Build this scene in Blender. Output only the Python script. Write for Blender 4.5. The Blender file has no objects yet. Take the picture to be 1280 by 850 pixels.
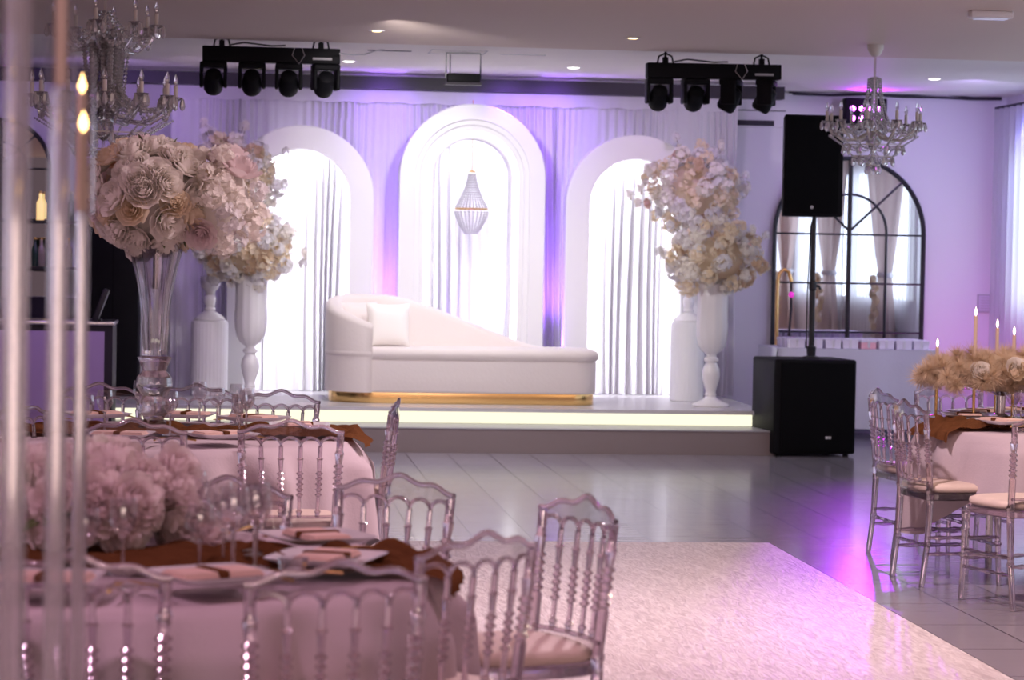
import bpy, math, random
from mathutils import Matrix, Vector, noise
random.seed(7)
PI = math.pi; S = bpy.context.scene; COL = S.collection
sin, cos = math.sin, math.cos

# ------------------------------------------------------------------ camera
F = 3100.; CH = 1.6; TH = math.radians(6.3); RO = .0185; PT = math.atan(110 / F)
FW = Vector((sin(TH) * cos(PT), cos(TH) * cos(PT), -sin(PT)))
r0 = Vector((cos(TH), -sin(TH), 0)); u0 = r0.cross(FW)
RT = r0 * cos(RO) + u0 * sin(RO); UP = u0 * cos(RO) - r0 * sin(RO)
cd = bpy.data.cameras.new('camera'); cam = bpy.data.objects.new('camera', cd); COL.objects.link(cam)
cam.matrix_world = Matrix(((RT.x, UP.x, -FW.x, 0), (RT.y, UP.y, -FW.y, 0), (RT.z, UP.z, -FW.z, CH), (0, 0, 0, 1)))
cd.sensor_width = 36; cd.lens = F / 1280 * 36; cd.clip_end = 100
cd.dof.use_dof = True; cd.dof.focus_distance = 12.5; cd.dof.aperture_fstop = 4.2
S.camera = cam

def ray(px, py): return FW * F + RT * (px - 640) + UP * (425 - py)
def at_z(px, py, z):
    d = ray(px, py); return Vector((0, 0, CH)) + d * ((z - CH) / d.z)
def at_Y(px, py, Y):
    d = ray(px, py); return Vector((0, 0, CH)) + d * (Y / d.y)

# ------------------------------------------------------------------ materials
def mat(name, col=(.8, .8, .8), rough=.5, metal=0., trans=0., ior=1.45, emit=None, es=0., spec=.5, sheen=0., bump=None, alpha=1.):
    m = bpy.data.materials.new(name); m.use_nodes = True
    b = m.node_tree.nodes['Principled BSDF']
    b.inputs['Base Color'].default_value = (*col, 1); b.inputs['Roughness'].default_value = rough
    b.inputs['Metallic'].default_value = metal; b.inputs['Transmission Weight'].default_value = trans
    b.inputs['IOR'].default_value = ior; b.inputs['Specular IOR Level'].default_value = spec
    if sheen: b.inputs['Sheen Weight'].default_value = sheen
    if emit: b.inputs['Emission Color'].default_value = (*emit, 1); b.inputs['Emission Strength'].default_value = es
    if bump:
        nt = m.node_tree; n = nt.nodes.new('ShaderNodeTexNoise'); n.inputs['Scale'].default_value = bump[0]
        n.inputs['Detail'].default_value = 4
        tc = nt.nodes.new('ShaderNodeTexCoord'); nt.links.new(tc.outputs['Object'], n.inputs['Vector'])
        bp = nt.nodes.new('ShaderNodeBump'); bp.inputs['Strength'].default_value = bump[1]; bp.inputs['Distance'].default_value = .01
        nt.links.new(n.outputs['Fac'], bp.inputs['Height']); nt.links.new(bp.outputs['Normal'], b.inputs['Normal'])
    return m
def emis(name, col, s):
    m = bpy.data.materials.new(name); m.use_nodes = True; nt = m.node_tree; nt.nodes.clear()
    e = nt.nodes.new('ShaderNodeEmission'); e.inputs[0].default_value = (*col, 1); e.inputs[1].default_value = s
    o = nt.nodes.new('ShaderNodeOutputMaterial'); nt.links.new(e.outputs[0], o.inputs[0]); return m
def mix_mat(name, build):
    m = bpy.data.materials.new(name); m.use_nodes = True; nt = m.node_tree; nt.nodes.clear()
    o = nt.nodes.new('ShaderNodeOutputMaterial'); nt.links.new(build(nt), o.inputs[0]); return m
def clear_mat(name, tint, gtint, tr, rough=.03, diff=0., gloss=.10):
    """clear plastic or crystal: refracting glass mixed with a straight-through share, so thin parts also pass light"""
    def b(nt):
        g = nt.nodes.new('ShaderNodeBsdfGlass'); g.inputs['Color'].default_value = (*gtint, 1); g.inputs['Roughness'].default_value = rough; g.inputs['IOR'].default_value = 1.45
        t = nt.nodes.new('ShaderNodeBsdfTransparent'); t.inputs[0].default_value = (*tint, 1)
        x = nt.nodes.new('ShaderNodeMixShader'); x.inputs[0].default_value = tr
        nt.links.new(g.outputs[0], x.inputs[1]); nt.links.new(t.outputs[0], x.inputs[2])
        gl = nt.nodes.new('ShaderNodeBsdfGlossy'); gl.inputs[0].default_value = (1, 1, 1, 1); gl.inputs['Roughness'].default_value = .06
        gx = nt.nodes.new('ShaderNodeMixShader'); gx.inputs[0].default_value = gloss
        nt.links.new(x.outputs[0], gx.inputs[1]); nt.links.new(gl.outputs[0], gx.inputs[2]); x = gx
        if diff:
            d = nt.nodes.new('ShaderNodeBsdfDiffuse'); d.inputs[0].default_value = (.9, .88, .9, 1)
            y = nt.nodes.new('ShaderNodeMixShader'); y.inputs[0].default_value = diff
            nt.links.new(x.outputs[0], y.inputs[1]); nt.links.new(d.outputs[0], y.inputs[2]); return y.outputs[0]
        return x.outputs[0]
    return mix_mat(name, b)
def cloth_mat(name, col, tl=.3, bump=None):
    def b(nt):
        d = nt.nodes.new('ShaderNodeBsdfDiffuse'); d.inputs[0].default_value = (*col, 1)
        t = nt.nodes.new('ShaderNodeBsdfTranslucent'); t.inputs[0].default_value = (*col, 1)
        x = nt.nodes.new('ShaderNodeMixShader'); x.inputs[0].default_value = tl
        nt.links.new(d.outputs[0], x.inputs[1]); nt.links.new(t.outputs[0], x.inputs[2])
        if bump:
            n = nt.nodes.new('ShaderNodeTexNoise'); n.inputs['Scale'].default_value = bump[0]
            tc = nt.nodes.new('ShaderNodeTexCoord'); nt.links.new(tc.outputs['Object'], n.inputs['Vector'])
            bp = nt.nodes.new('ShaderNodeBump'); bp.inputs['Strength'].default_value = bump[1]; bp.inputs['Distance'].default_value = .01
            nt.links.new(n.outputs['Fac'], bp.inputs['Height']); nt.links.new(bp.outputs['Normal'], d.inputs['Normal'])
        return x.outputs[0]
    return mix_mat(name, b)

M = {}
M['acrylic'] = clear_mat('acrylic', (.95, .91, .95), (.88, .81, .87), .15, .01, .0, .17)
M['crystal'] = clear_mat('crystal', (.97, .96, .97), (.96, .95, .97), .15, .0, .0, .12)
def wine(nt):
    lw = nt.nodes.new('ShaderNodeLayerWeight'); lw.inputs[0].default_value = .5
    pw = nt.nodes.new('ShaderNodeMath'); pw.operation = 'POWER'; pw.inputs[1].default_value = 3.
    f = nt.nodes.new('ShaderNodeMath'); f.operation = 'MULTIPLY_ADD'; f.inputs[1].default_value = .75; f.inputs[2].default_value = .07
    nt.links.new(lw.outputs['Facing'], pw.inputs[0]); nt.links.new(pw.outputs[0], f.inputs[0])
    t = nt.nodes.new('ShaderNodeBsdfTransparent'); t.inputs[0].default_value = (.95, .94, .95, 1)
    g = nt.nodes.new('ShaderNodeBsdfGlossy'); g.inputs[0].default_value = (1, 1, 1, 1); g.inputs['Roughness'].default_value = .03
    x = nt.nodes.new('ShaderNodeMixShader'); nt.links.new(f.outputs[0], x.inputs[0]); nt.links.new(t.outputs[0], x.inputs[1]); nt.links.new(g.outputs[0], x.inputs[2]); return x.outputs[0]
M['thin_glass'] = mix_mat('thin_glass', wine)
M['tube'] = clear_mat('tube', (.95, .93, .95), (.95, .93, .95), .45, .08, .16)
M['drop'] = clear_mat('drop', (.97, .96, .97), (1, 1, 1), .12, .0, .30)
M['cushion'] = mat('cushion', (.72, .58, .50), .55, bump=(60, .15))
M['cloth'] = cloth_mat('cloth', (.60, .50, .54), .05, (90, .12))
M['boxcloth'] = cloth_mat('boxcloth', (.70, .68, .76), .05, (60, .12))
M['rust'] = cloth_mat('rust', (.17, .07, .03), .25, (120, .5))
M['napkin'] = cloth_mat('napkin', (.82, .60, .52), .1, (90, .2))
M['plate'] = mat('plate', (.78, .76, .78), .2)
M['gold'] = mat('gold', (.86, .56, .22), .25, 1.)
M['steel'] = mat('steel', (.75, .75, .78), .2, 1.)
M['white'] = mat('white', (.86, .85, .86), .45)
M['gloss_white'] = mat('gloss_white', (.85, .83, .84), .22)
M['uphol'] = mat('uphol', (.78, .70, .67), .8, sheen=.3, bump=(45, .15))
M['black'] = mat('black', (.008, .008, .010), .55, spec=.12)
M['grille'] = mat('grille', (.004, .004, .005), .85, spec=.15)
M['blackmetal'] = mat('blackmetal', (.02, .02, .025), .35)
M['dark'] = mat('dark', (.03, .025, .035), .6)
M['drape'] = cloth_mat('drape', (.80, .78, .82), .25, (30, .1))
M['tan_drape'] = cloth_mat('tan_drape', (.72, .62, .60), .5, (30, .1))
def sheer(nt):
    d = nt.nodes.new('ShaderNodeBsdfTranslucent'); d.inputs[0].default_value = (.85, .85, .9, 1)
    e = nt.nodes.new('ShaderNodeBsdfDiffuse'); e.inputs[0].default_value = (.85, .85, .9, 1)
    t = nt.nodes.new('ShaderNodeBsdfTransparent')
    x = nt.nodes.new('ShaderNodeMixShader'); x.inputs[0].default_value = .4
    y = nt.nodes.new('ShaderNodeMixShader'); y.inputs[0].default_value = .35
    nt.links.new(d.outputs[0], x.inputs[1]); nt.links.new(e.outputs[0], x.inputs[2])
    nt.links.new(x.outputs[0], y.inputs[1]); nt.links.new(t.outputs[0], y.inputs[2]); return y.outputs[0]
M['sheer'] = mix_mat('sheer', sheer)
for k, c in dict(cream=(.90, .79, .62), ivory=(.90, .86, .80), blush=(.86, .66, .60), pinkwhite=(.88, .77, .77), apricot=(.85, .58, .38), beige=(.72, .56, .40), snow=(.88, .86, .86)).items():
    M[k] = cloth_mat(k, c, .42)
M['leaf'] = mat('leaf', (.10, .13, .05), .6)
M['twig'] = mat('twig', (.25, .17, .10), .7)
M['plume'] = cloth_mat('plume', (.70, .56, .40), .3)
M['wax'] = mat('wax', (.62, .48, .38), .5, emit=(1, .6, .3), es=.03)
M['flame'] = emis('flame', (1, .62, .22), 9)
M['flame_small'] = emis('flame_small', (1, .75, .55), 8)
M['led'] = emis('led', (.93, .93, 1), 58)
M['led_front'] = emis('led_front', (.93, .93, 1), 4.5)
M['faint_drop'] = clear_mat('faint_drop', (.98, .97, 1), (1, 1, 1), .62, .0, .35)
M['riser_glow'] = emis('riser_glow', (1, .96, .72), 1.15)
M['lamp'] = emis('lamp', (1, .93, .85), 6)
M['lamp_warm'] = emis('lamp_warm', (1, .72, .36), 4)
M['magenta_led'] = emis('magenta_led', (.80, .10, 1), 30)
M['blue_led'] = emis('blue_led', (.15, .2, 1), 6)
M['sky_pane'] = emis('sky_pane', (.72, .82, 1), 3.4)
M['mirror'] = mat('mirror', (.92, .92, .93), .01, 1.)
M['paint'] = mat('paint', (.74, .71, .75), .7, bump=(8, .05))
M['ceiling'] = mat('ceiling', (.70, .58, .49), .75, bump=(1.2, .15))
M['panel_lilac'] = mat('panel_lilac', (.55, .42, .68), .4)
M['ivory_metal'] = mat('ivory_metal', (.72, .68, .62), .35)
M['lens'] = mat('lens', (.10, .11, .13), .08)
M['gift'] = mat('gift', (.80, .74, .82), .5)
M['pink'] = mat('pink', (.85, .45, .50), .5)
M['grey'] = mat('grey', (.45, .44, .46), .5)
M['stagewood'] = mat('stagewood', (.25, .20, .20), .5)

def floor_mat():
    m = mat('floor_tile', (.3, .3, .3), .2); nt = m.node_tree; b = nt.nodes['Principled BSDF']
    tc = nt.nodes.new('ShaderNodeTexCoord')
    br = nt.nodes.new('ShaderNodeTexBrick'); br.offset = 0; br.inputs['Scale'].default_value = 1
    br.inputs['Brick Width'].default_value = .33; br.inputs['Row Height'].default_value = .66; br.inputs['Mortar Size'].default_value = .005; br.inputs['Mortar Smooth'].default_value = .2
    br.inputs['Color1'].default_value = (.28, .255, .29, 1); br.inputs['Color2'].default_value = (.33, .30, .335, 1); br.inputs['Mortar'].default_value = (.05, .045, .06, 1)
    nt.links.new(tc.outputs['Object'], br.inputs['Vector']); nt.links.new(br.outputs['Color'], b.inputs['Base Color'])
    mp = nt.nodes.new('ShaderNodeMapping'); mp.inputs['Scale'].default_value = (1.2, 14, 1)
    n = nt.nodes.new('ShaderNodeTexNoise'); n.inputs['Scale'].default_value = 2.5; n.inputs['Detail'].default_value = 5
    nt.links.new(tc.outputs['Object'], mp.inputs[0]); nt.links.new(mp.outputs[0], n.inputs['Vector'])
    r = nt.nodes.new('ShaderNodeMapRange'); r.inputs['To Min'].default_value = .13; r.inputs['To Max'].default_value = .25
    nt.links.new(n.outputs['Fac'], r.inputs[0]); nt.links.new(r.outputs[0], b.inputs['Roughness'])
    bp = nt.nodes.new('ShaderNodeBump'); bp.inputs['Strength'].default_value = .10; bp.inputs['Distance'].default_value = .003
    nt.links.new(n.outputs['Fac'], bp.inputs['Height'])
    b2 = nt.nodes.new('ShaderNodeBump'); b2.inputs['Strength'].default_value = .8; b2.inputs['Distance'].default_value = .002; b2.invert = True
    nt.links.new(br.outputs['Fac'], b2.inputs['Height']); nt.links.new(bp.outputs['Normal'], b2.inputs['Normal']); nt.links.new(b2.outputs['Normal'], b.inputs['Normal']); nt.links.new(b2.outputs['Normal'], b.inputs['Coat Normal'])
    return m
M['floor'] = floor_mat(); _b = M['floor'].node_tree.nodes['Principled BSDF']; _b.inputs['Coat Weight'].default_value = .2; _b.inputs['Coat Roughness'].default_value = .15
def carpet_mat():
    m = mat('carpet_pile', (.7, .64, .66), .38); nt = m.node_tree; b = nt.nodes['Principled BSDF']
    tc = nt.nodes.new('ShaderNodeTexCoord'); mp = nt.nodes.new('ShaderNodeMapping'); mp.inputs['Scale'].default_value = (26, 5, 1); mp.inputs['Rotation'].default_value = (0, 0, .9)
    n = nt.nodes.new('ShaderNodeTexNoise'); n.inputs['Scale'].default_value = 1; n.inputs['Detail'].default_value = 6; n.inputs['Distortion'].default_value = 2.5
    nt.links.new(tc.outputs['Object'], mp.inputs[0]); nt.links.new(mp.outputs[0], n.inputs['Vector'])
    cr = nt.nodes.new('ShaderNodeValToRGB'); cr.color_ramp.elements[0].position = .32; cr.color_ramp.elements[0].color = (.60, .50, .50, 1)
    cr.color_ramp.elements[1].position = .68; cr.color_ramp.elements[1].color = (.95, .86, .85, 1)
    nt.links.new(n.outputs['Fac'], cr.inputs[0]); nt.links.new(cr.outputs[0], b.inputs['Base Color'])
    bp = nt.nodes.new('ShaderNodeBump'); bp.inputs['Strength'].default_value = .7; bp.inputs['Distance'].default_value = .012
    nt.links.new(n.outputs['Fac'], bp.inputs['Height']); nt.links.new(bp.outputs['Normal'], b.inputs['Normal'])
    return m
M['carpet'] = carpet_mat()

# ------------------------------------------------------------------ mesh builder
class MB:
    def __init__(s): s.v = []; s.f = []
    def add(s, vs, fs, T=None):
        o = len(s.v)
        s.v += [tuple(T @ Vector(p)) if T else tuple(p) for p in vs]; s.f += [tuple(i + o for i in f) for f in fs]; return s
    def box(s, x0, x1, y0, y1, z0, z1, T=None):
        return s.add([(x0, y0, z0), (x1, y0, z0), (x1, y1, z0), (x0, y1, z0), (x0, y0, z1), (x1, y0, z1), (x1, y1, z1), (x0, y1, z1)],
                     [(0, 3, 2, 1), (4, 5, 6, 7), (0, 1, 5, 4), (1, 2, 6, 5), (2, 3, 7, 6), (3, 0, 4, 7)], T)
    def bbox(s, x0, x1, y0, y1, z0, z1, r, T=None):
        """box with rounded vertical and horizontal edges"""
        n = 3; prof = [(k * PI / 2 / n) for k in range(n + 1)]
        loops = []
        zs = [(z0 + r - r * cos(a), r - r * sin(a)) for a in prof] + [(z1 - r + r * sin(a), r - r * cos(a)) for a in prof]
        for z, ins in zs:
            lp = []
            for cx, cy, a0 in ((x1 - r, y1 - r, 0), (x0 + r, y1 - r, PI / 2), (x0 + r, y0 + r, PI), (x1 - r, y0 + r, 1.5 * PI)):
                for k in range(n + 1):
                    a = a0 + k * PI / 2 / n; lp.append((cx + (r - ins) * cos(a), cy + (r - ins) * sin(a), z))
            loops.append(lp)
        return s.loft(loops, True, T)
    def loft(s, loops, caps=True, T=None, closed=True):
        n = len(loops[0]); vs = [p for l in loops for p in l]; fs = []
        for i in range(len(loops) - 1):
            for j in range(n if closed else n - 1):
                a = i * n + j; b = i * n + (j + 1) % n; fs.append((a, b, b + n, a + n))
        if caps: fs.append(tuple(range(n - 1, -1, -1))); fs.append(tuple((len(loops) - 1) * n + k for k in range(n)))
        return s.add(vs, fs, T)
    def lathe(s, prof, seg=16, T=None, fn=None):
        loops = [[(r * cos(2 * PI * k / seg), r * sin(2 * PI * k / seg), z) for k in range(seg)] for r, z in prof]
        if fn: loops = [[fn(p) for p in l] for l in loops]
        return s.loft(loops, True, T)
    def tube(s, pts, r, seg=8, T=None, closed=False):
        pts = [Vector(p) for p in pts]; n = len(pts); rs = r if isinstance(r, (list, tuple)) else [r] * n
        loops = []; ref = None
        for i, p in enumerate(pts):
            if closed: t = pts[(i + 1) % n] - pts[i - 1]
            else: t = pts[min(i + 1, n - 1)] - pts[max(i - 1, 0)]
            t.normalize()
            if ref is None: ref = t.orthogonal().normalized()
            ref = (ref - t * ref.dot(t)).normalized(); b = t.cross(ref)
            loops.append([tuple(p + (ref * cos(2 * PI * k / seg) + b * sin(2 * PI * k / seg)) * rs[i]) for k in range(seg)])
        if closed: loops.append(loops[0])
        return s.loft(loops, not closed, T)
    def grid(s, fn, nu, nv, T=None):
        vs = [fn(i / nu, j / nv) for j in range(nv + 1) for i in range(nu + 1)]; w = nu + 1
        return s.add(vs, [(j * w + i, j * w + i + 1, (j + 1) * w + i + 1, (j + 1) * w + i) for j in range(nv) for i in range(nu)], T)
    def sphere(s, c, r, seg=10, rings=6, sc=(1, 1, 1)):
        pr = [(max(.02, sin(PI * k / rings)), -cos(PI * k / rings)) for k in range(rings + 1)]
        return s.loft([[(c[0] + r * sc[0] * q * cos(2 * PI * k / seg), c[1] + r * sc[1] * q * sin(2 * PI * k / seg), c[2] + r * sc[2] * z) for k in range(seg)] for q, z in pr])
    def mesh(s, name, m, smooth=True, ang=.6):
        me = bpy.data.meshes.new(name); me.from_pydata(s.v, [], s.f); me.materials.append(m); me.validate()
        if smooth:
            me.polygons.foreach_set('use_smooth', [True] * len(me.polygons))
            try: me.set_sharp_from_angle(angle=ang)
            except Exception: pass
        me.update(); return me
    def build(s, name, m, parent=None, loc=(0, 0, 0), rz=0, smooth=True, ang=.6):
        return ob(name, s.mesh(name, m, smooth, ang), parent, loc, rz)
def ob(name, me, parent=None, loc=(0, 0, 0), rz=0):
    o = bpy.data.objects.new(name, me); COL.objects.link(o); o.location = loc; o.rotation_euler = (0, 0, rz) if not isinstance(rz, tuple) else rz
    if parent: o.parent = parent
    return o
def tag(o, label=None, cat=None, group=None, kind=None):
    for k, v in (('label', label), ('category', cat), ('group', group), ('kind', kind)):
        if v: o[k] = v
    return o
def thing(name, label, cat, loc=(0, 0, 0), rz=0, group=None):
    return tag(ob(name, None, None, loc, rz), label, cat, group)
def struct(o): o['kind'] = 'structure'; return o
CH_OF = {}
def copy_tree(o, parent=None):
    c = o.copy(); COL.objects.link(c); c.parent = parent
    for ch in [x for x in o.children]: copy_tree(ch, c)
    return c

# ------------------------------------------------------------------ the room
CZ = 3.15; WY = 22.9; WX = 7.2
struct(MB().box(-9, WX, 1, WY, -.1, 0).build('floor', M['floor'], smooth=False))
struct(MB().box(-9, WX + .2, 1, 18.45, CZ - .025, CZ + .2).build('ceiling', M['ceiling'], smooth=False))
struct(MB().box(-9, WX + .2, 18.45, WY + .2, CZ, CZ + .2).build('ceiling_rear', mat('ceiling_stage_lit', (.84, .80, .76), .75), smooth=False))  # paler ceiling colour stands in for light from the stage
struct(MB().box(-9, WX + .2, WY, WY + .2, 0, CZ).build('wall_back', M['paint'], smooth=False))
struct(MB().box(-9.2, -9, 1, WY + .2, 0, CZ).build('wall_left', M['paint'], smooth=False))
# right wall with window openings
wins = [(20.3, 22.35, 1), (17.0, 19.7, 2), (14.2, 16.7, 3), (11.2, 13.9, 4)]
wb = MB(); ZS, ZT = 1.1, 2.65
if True:
    wb.box(WX, WX + .2, 1, WY, 0, ZS); wb.box(WX, WX + .2, 1, WY, ZT, CZ)
    ys = [1] + [v for w in sorted(wins) for v in w[:2]] + [WY]
    for k in range(0, len(ys), 2): wb.box(WX, WX + .2, ys[k], ys[k + 1], ZS, ZT)
struct(wb.build('wall_right', M['paint'], smooth=False))
for y0, y1, k in wins:
    w = MB()
    for a, b in ((y0, y0 + .05), (y1 - .05, y1), ((y0 + y1) / 2 - .03, (y0 + y1) / 2 + .03)): w.box(WX + .04, WX + .1, a, b, ZS, ZT)
    w.box(WX + .04, WX + .1, y0, y1, ZS, ZS + .05); w.box(WX + .04, WX + .1, y0, y1, ZT - .05, ZT)
    o = struct(w.build('window_%d' % k, M['gloss_white'], smooth=False))
    MB().box(WX + .06, WX + .075, y0 + .05, y1 - .05, ZS + .05, ZT - .05).build('pane', M['sky_pane'], o, smooth=False)
b = struct(MB().box(4.45, WX - .001, WY - .015, WY, 0, .09).build('baseboard_back', M['dark'], smooth=False))
b = struct(MB().box(WX - .015, WX, 8, WY - .02, 0, .09).build('baseboard_right', M['dark'], smooth=False))
# dark rail above the drape, dark cables along the right part of the ceiling
x0 = at_Y(196, 90, 21.62).x; x1 = at_Y(988, 112, 21.62).x
struct(MB().box(-3, x1, 21.85, 22.02, 3.01, 3.12).build('trim_1', M['dark'], smooth=False))
cb = MB()
pts = [at_Y(px, py, WY - .03) for px, py in ((986, 117), (1040, 119), (1080, 118), (1130, 121), (1180, 122), (1215, 124), (1252, 124))]
cb.tube(pts, .012, 6); cb.tube([p + Vector((0, .0, .02 + .012 * sin(i * 2))) for i, p in enumerate(pts)], .009, 6)
tag(cb.build('cable_run', M['dark']), 'dark cables running along the top of the back wall to the corner', 'cable')
# air vent and door panel lines on the wall right of the drape
p0 = at_Y(921, 150, WY); p1 = at_Y(966, 158, WY)
v = thing('air_vent', 'pale wall air vent with dark slot above the white flowers', 'vent', (0, 0, 0))
a0 = at_Y(905, 118, WY); a1 = at_Y(988, 160, WY)
MB().box(a0.x, a1.x, WY - .05, WY, a1.z, 3.13).build('housing', M['paint'], v, smooth=False)
MB().box(a0.x, p1.x, WY - .056, WY - .049, p1.z, p1.z + .05).build('slot', M['dark'], v, smooth=False)
q = at_Y(985, 140, WY).z
MB().box(a0.x, a1.x - .06, WY - .056, WY - .049, q, q + .008).build('seam', M['dark'], v, smooth=False)

# ------------------------------------------------------------------ stage
XR = 4.33; XL = -2.2
st = thing('stage_platform', 'low grey stage with lit strip along its step, under the sofa', 'stage', ((XL + XR) / 2, 20.8, 0))
def loc_(o, r=st): return o
cx = (XL + XR) / 2
def sb(x0, x1, y0, y1, z0, z1, name, m): return MB().box(x0 - cx, x1 - cx, y0 - 20.8, y1 - 20.8, z0, z1).build(name, m, st, smooth=False)
sb(XL, XR, 19.56, 20.06, 0, .19, 'step', M['stagewood'])
sb(XL, XR + .01, 19.55, 20.0, .19, .20, 'step_top', mat('step_grey', (.42, .41, .43), .35))
sb(XL, XR, 20.06, 22.5, 0, .30, 'platform_body', M['white'])
stop_ = mat('stage_laminate', (.62, .60, .62), .22)
sb(XL, XR + .02, 19.98, 22.5, .30, .33, 'platform_top', stop_)
sb(XL, XR - .02, 20.035, 20.055, .205, .298, 'led_strip', M['riser_glow'])  # glow put over the whole riser, which is white and lit from above

# ------------------------------------------------------------------ backdrop drape
def pleat(x, seed, amp=.035, dens=1.):
    w = sin(x * 92 * dens + 3.2 * sin(x * 6.3 + seed))
    return amp * (w * (.55 + .45 * sin(x * 7.1 + seed * 2)) + sin(x * 17 * dens + seed) * .45 + .6 * noise.noise(Vector((x * 8, seed, 0))))
def drape(name, xa, xb, Y, z0, z1, m, seed, label, group, amp=.044, head=True):
    w = xb - xa; nu = int(w * 300)
    o = thing(name, label, 'drape', ((xa + xb) / 2, Y, z0), 0, group); c = (xa + xb) / 2
    def f(u, v):
        x = xa + w * u; t = 1 - v
        y = pleat(x + .02 * sin(v * 3 + seed), seed, amp * (1 - .5 * v)) + .01 * noise.noise(Vector((x * 3, v * 4, seed)))
        return (x - c + .03 * t * sin(u * 17 + seed), y, (z1 - z0) * v)
    MB().grid(f, nu, 10).build('curtain', m, o)
    if head:
        def g(u, v):
            x = xa + w * u
            return (x - c, -.062 - .012 * sin(x * 30 + seed) * (1 - v), (z1 - z0) - .12 + .12 * v + .006 * sin(x * 21 + seed))
        MB().grid(g, int(w * 60), 2).build('valance', m, o)
    return o
DY = 22.12; dx0 = at_Y(212, 250, DY).x; dx1 = at_Y(919, 250, DY).x
bounds = [dx0, dx0 + .62, at_Y(330, 200, DY).x, at_Y(484, 200, DY).x, at_Y(694, 200, DY).x, at_Y(845, 200, DY).x, dx1]
wh = ['narrow pale drape panel at the end beside the dark doorway', 'pale drape panel behind the rose ball and fluted white plinth', 'white pleated drape panel lit up behind the arch beside the sofa cushions',
      'violet washed pleated drape panel behind the tallest middle arch', 'white pleated drape panel lit up behind the arch at the low end of the sofa', 'lilac pleated drape panel ending beside the wall vent']
for i in range(6):
    drape('backdrop_drape', bounds[i] + .001, bounds[i + 1] - .001, DY, .335, 3.02, M['drape'], i * 3.1 + 1, wh[i], 'pleated drapes behind the stage')

# ------------------------------------------------------------------ arches
def arch_ring(mb, hw_o, hw_i, top, y0, y1, n=40):
    """arch with flat faces: legs from z=0, semicircle of radius hw_o about z=top-hw_o"""
    zc = top - hw_o
    P = []
    for k in range(6): P.append((-1, 0, zc * k / 6))
    for k in range(n + 1): a = PI - PI * k / n; P.append((cos(a), sin(a), None))
    for k in range(6): P.append((1, 0, zc * (5 - k) / 6))
    loops = []
    e = .008
    for c, s_, z in P:
        def pt(r): return (c * r, zc + s_ * r if z is None else z)
        o_, i_ = pt(hw_o), pt(hw_i); oe, ie = pt(hw_o - e), pt(hw_i + e)
        loops.append([(oe[0], y0, oe[1]), (ie[0], y0, ie[1]), (i_[0], y0 + e, i_[1]), (i_[0], y1, i_[1]), (o_[0], y1, o_[1]), (o_[0], y0 + e, o_[1])])
    return mb.loft(loops, True)
def arch_line(hw, top, hc, y, n=40):
    zc = top; r = []
    for k in range(9): r.append((-hw, y, .02 + (zc - .02) * k / 9))
    for k in range(n + 1): a = PI - PI * k / n; r.append((hw * cos(a), y, zc + hw * sin(a)))
    for k in range(9): r.append((hw, y, .02 + (zc - .02) * (8 - k) / 9))
    return r
AY = 21.68
def side_arch(pxc, pyt, hwo, hwi, label):
    p = at_Y(pxc, pyt, AY); top = p.z - .33
    t = thing('lit_arch', label, 'arch', (p.x, AY, .33), 0, 'white arches on the stage')
    arch_ring(MB(), hwo, hwi, top, 0, .14).build('arch_frame', M['white'], t)
    zc = top - hwo
    arch_ring(MB(), hwi + .13, hwi + .11, zc + hwi + .13, .14, .395).build('light_baffle', M['white'], t)  # unseen ring added to keep the strip's light inside the arch
    MB().tube(arch_line(hwi + .055, zc, 0, .165), .014, 6).build('led_strip', M['led'], t)
    return t
side_arch(378, 156, .635, .425, 'plain white round arch lit from behind, beside the sofa cushions')
side_arch(797, 168.5, .625, .41, 'plain white round arch lit from behind, at the low end of the sofa')
p = at_Y(591.5, 130.5, AY); top = p.z - .33
t = thing('lit_arch', 'tallest white arch of stepped rings with glowing inner band behind the sofa', 'arch', (p.x, AY, .33), 0, 'white arches on the stage')
arch_ring(MB(), .64, .50, top, -.10, .16).build('arch_frame', M['white'], t)
arch_ring(MB(), .515, .455, top - .125, -.06, .16).build('inner_ring', M['white'], t)
arch_ring(MB(), .47, .415, top - .17, -.02, .16).build('inner_ring', M['white'], t)
arch_ring(MB(), .36, .335, top - .28, -.02, .16).build('inner_ring', M['white'], t)
MB().tube(arch_line(.388, top - .64, 0, .06), .022, 6).build('led_strip', M['led_front'], t)
arch_ring(MB(), .47, .335, top - .17, .12, .16).build('back_ring', M['white'], t)
arch_ring(MB(), .475, .455, top - .64 + .475, .16, .395).build('light_baffle', M['white'], t)  # added baffle, stops strip light reaching the drape outside the arch
MB().tube(arch_line(.40, top - .64, 0, .18), .008, 6).build('led_strip', M['led'], t)

def beadstring(pts, r, n=None):
    pts = [Vector(p) for p in pts]; L_ = sum((pts[i + 1] - pts[i]).length for i in range(len(pts) - 1)); n = n or max(3, int(L_ / (r * 2.1)))
    out = []; rs = []; cum = [0]
    for i in range(len(pts) - 1): cum.append(cum[-1] + (pts[i + 1] - pts[i]).length)
    for k in range(3 * n + 1):
        d = L_ * k / (3 * n); i = 0
        while i < len(pts) - 2 and cum[i + 1] < d: i += 1
        out.append(pts[i].lerp(pts[i + 1], (d - cum[i]) / max(1e-6, cum[i + 1] - cum[i]))); rs.append(r * .2 if k % 3 == 0 else r)
    return MB().tube(out, rs, 5)
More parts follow.
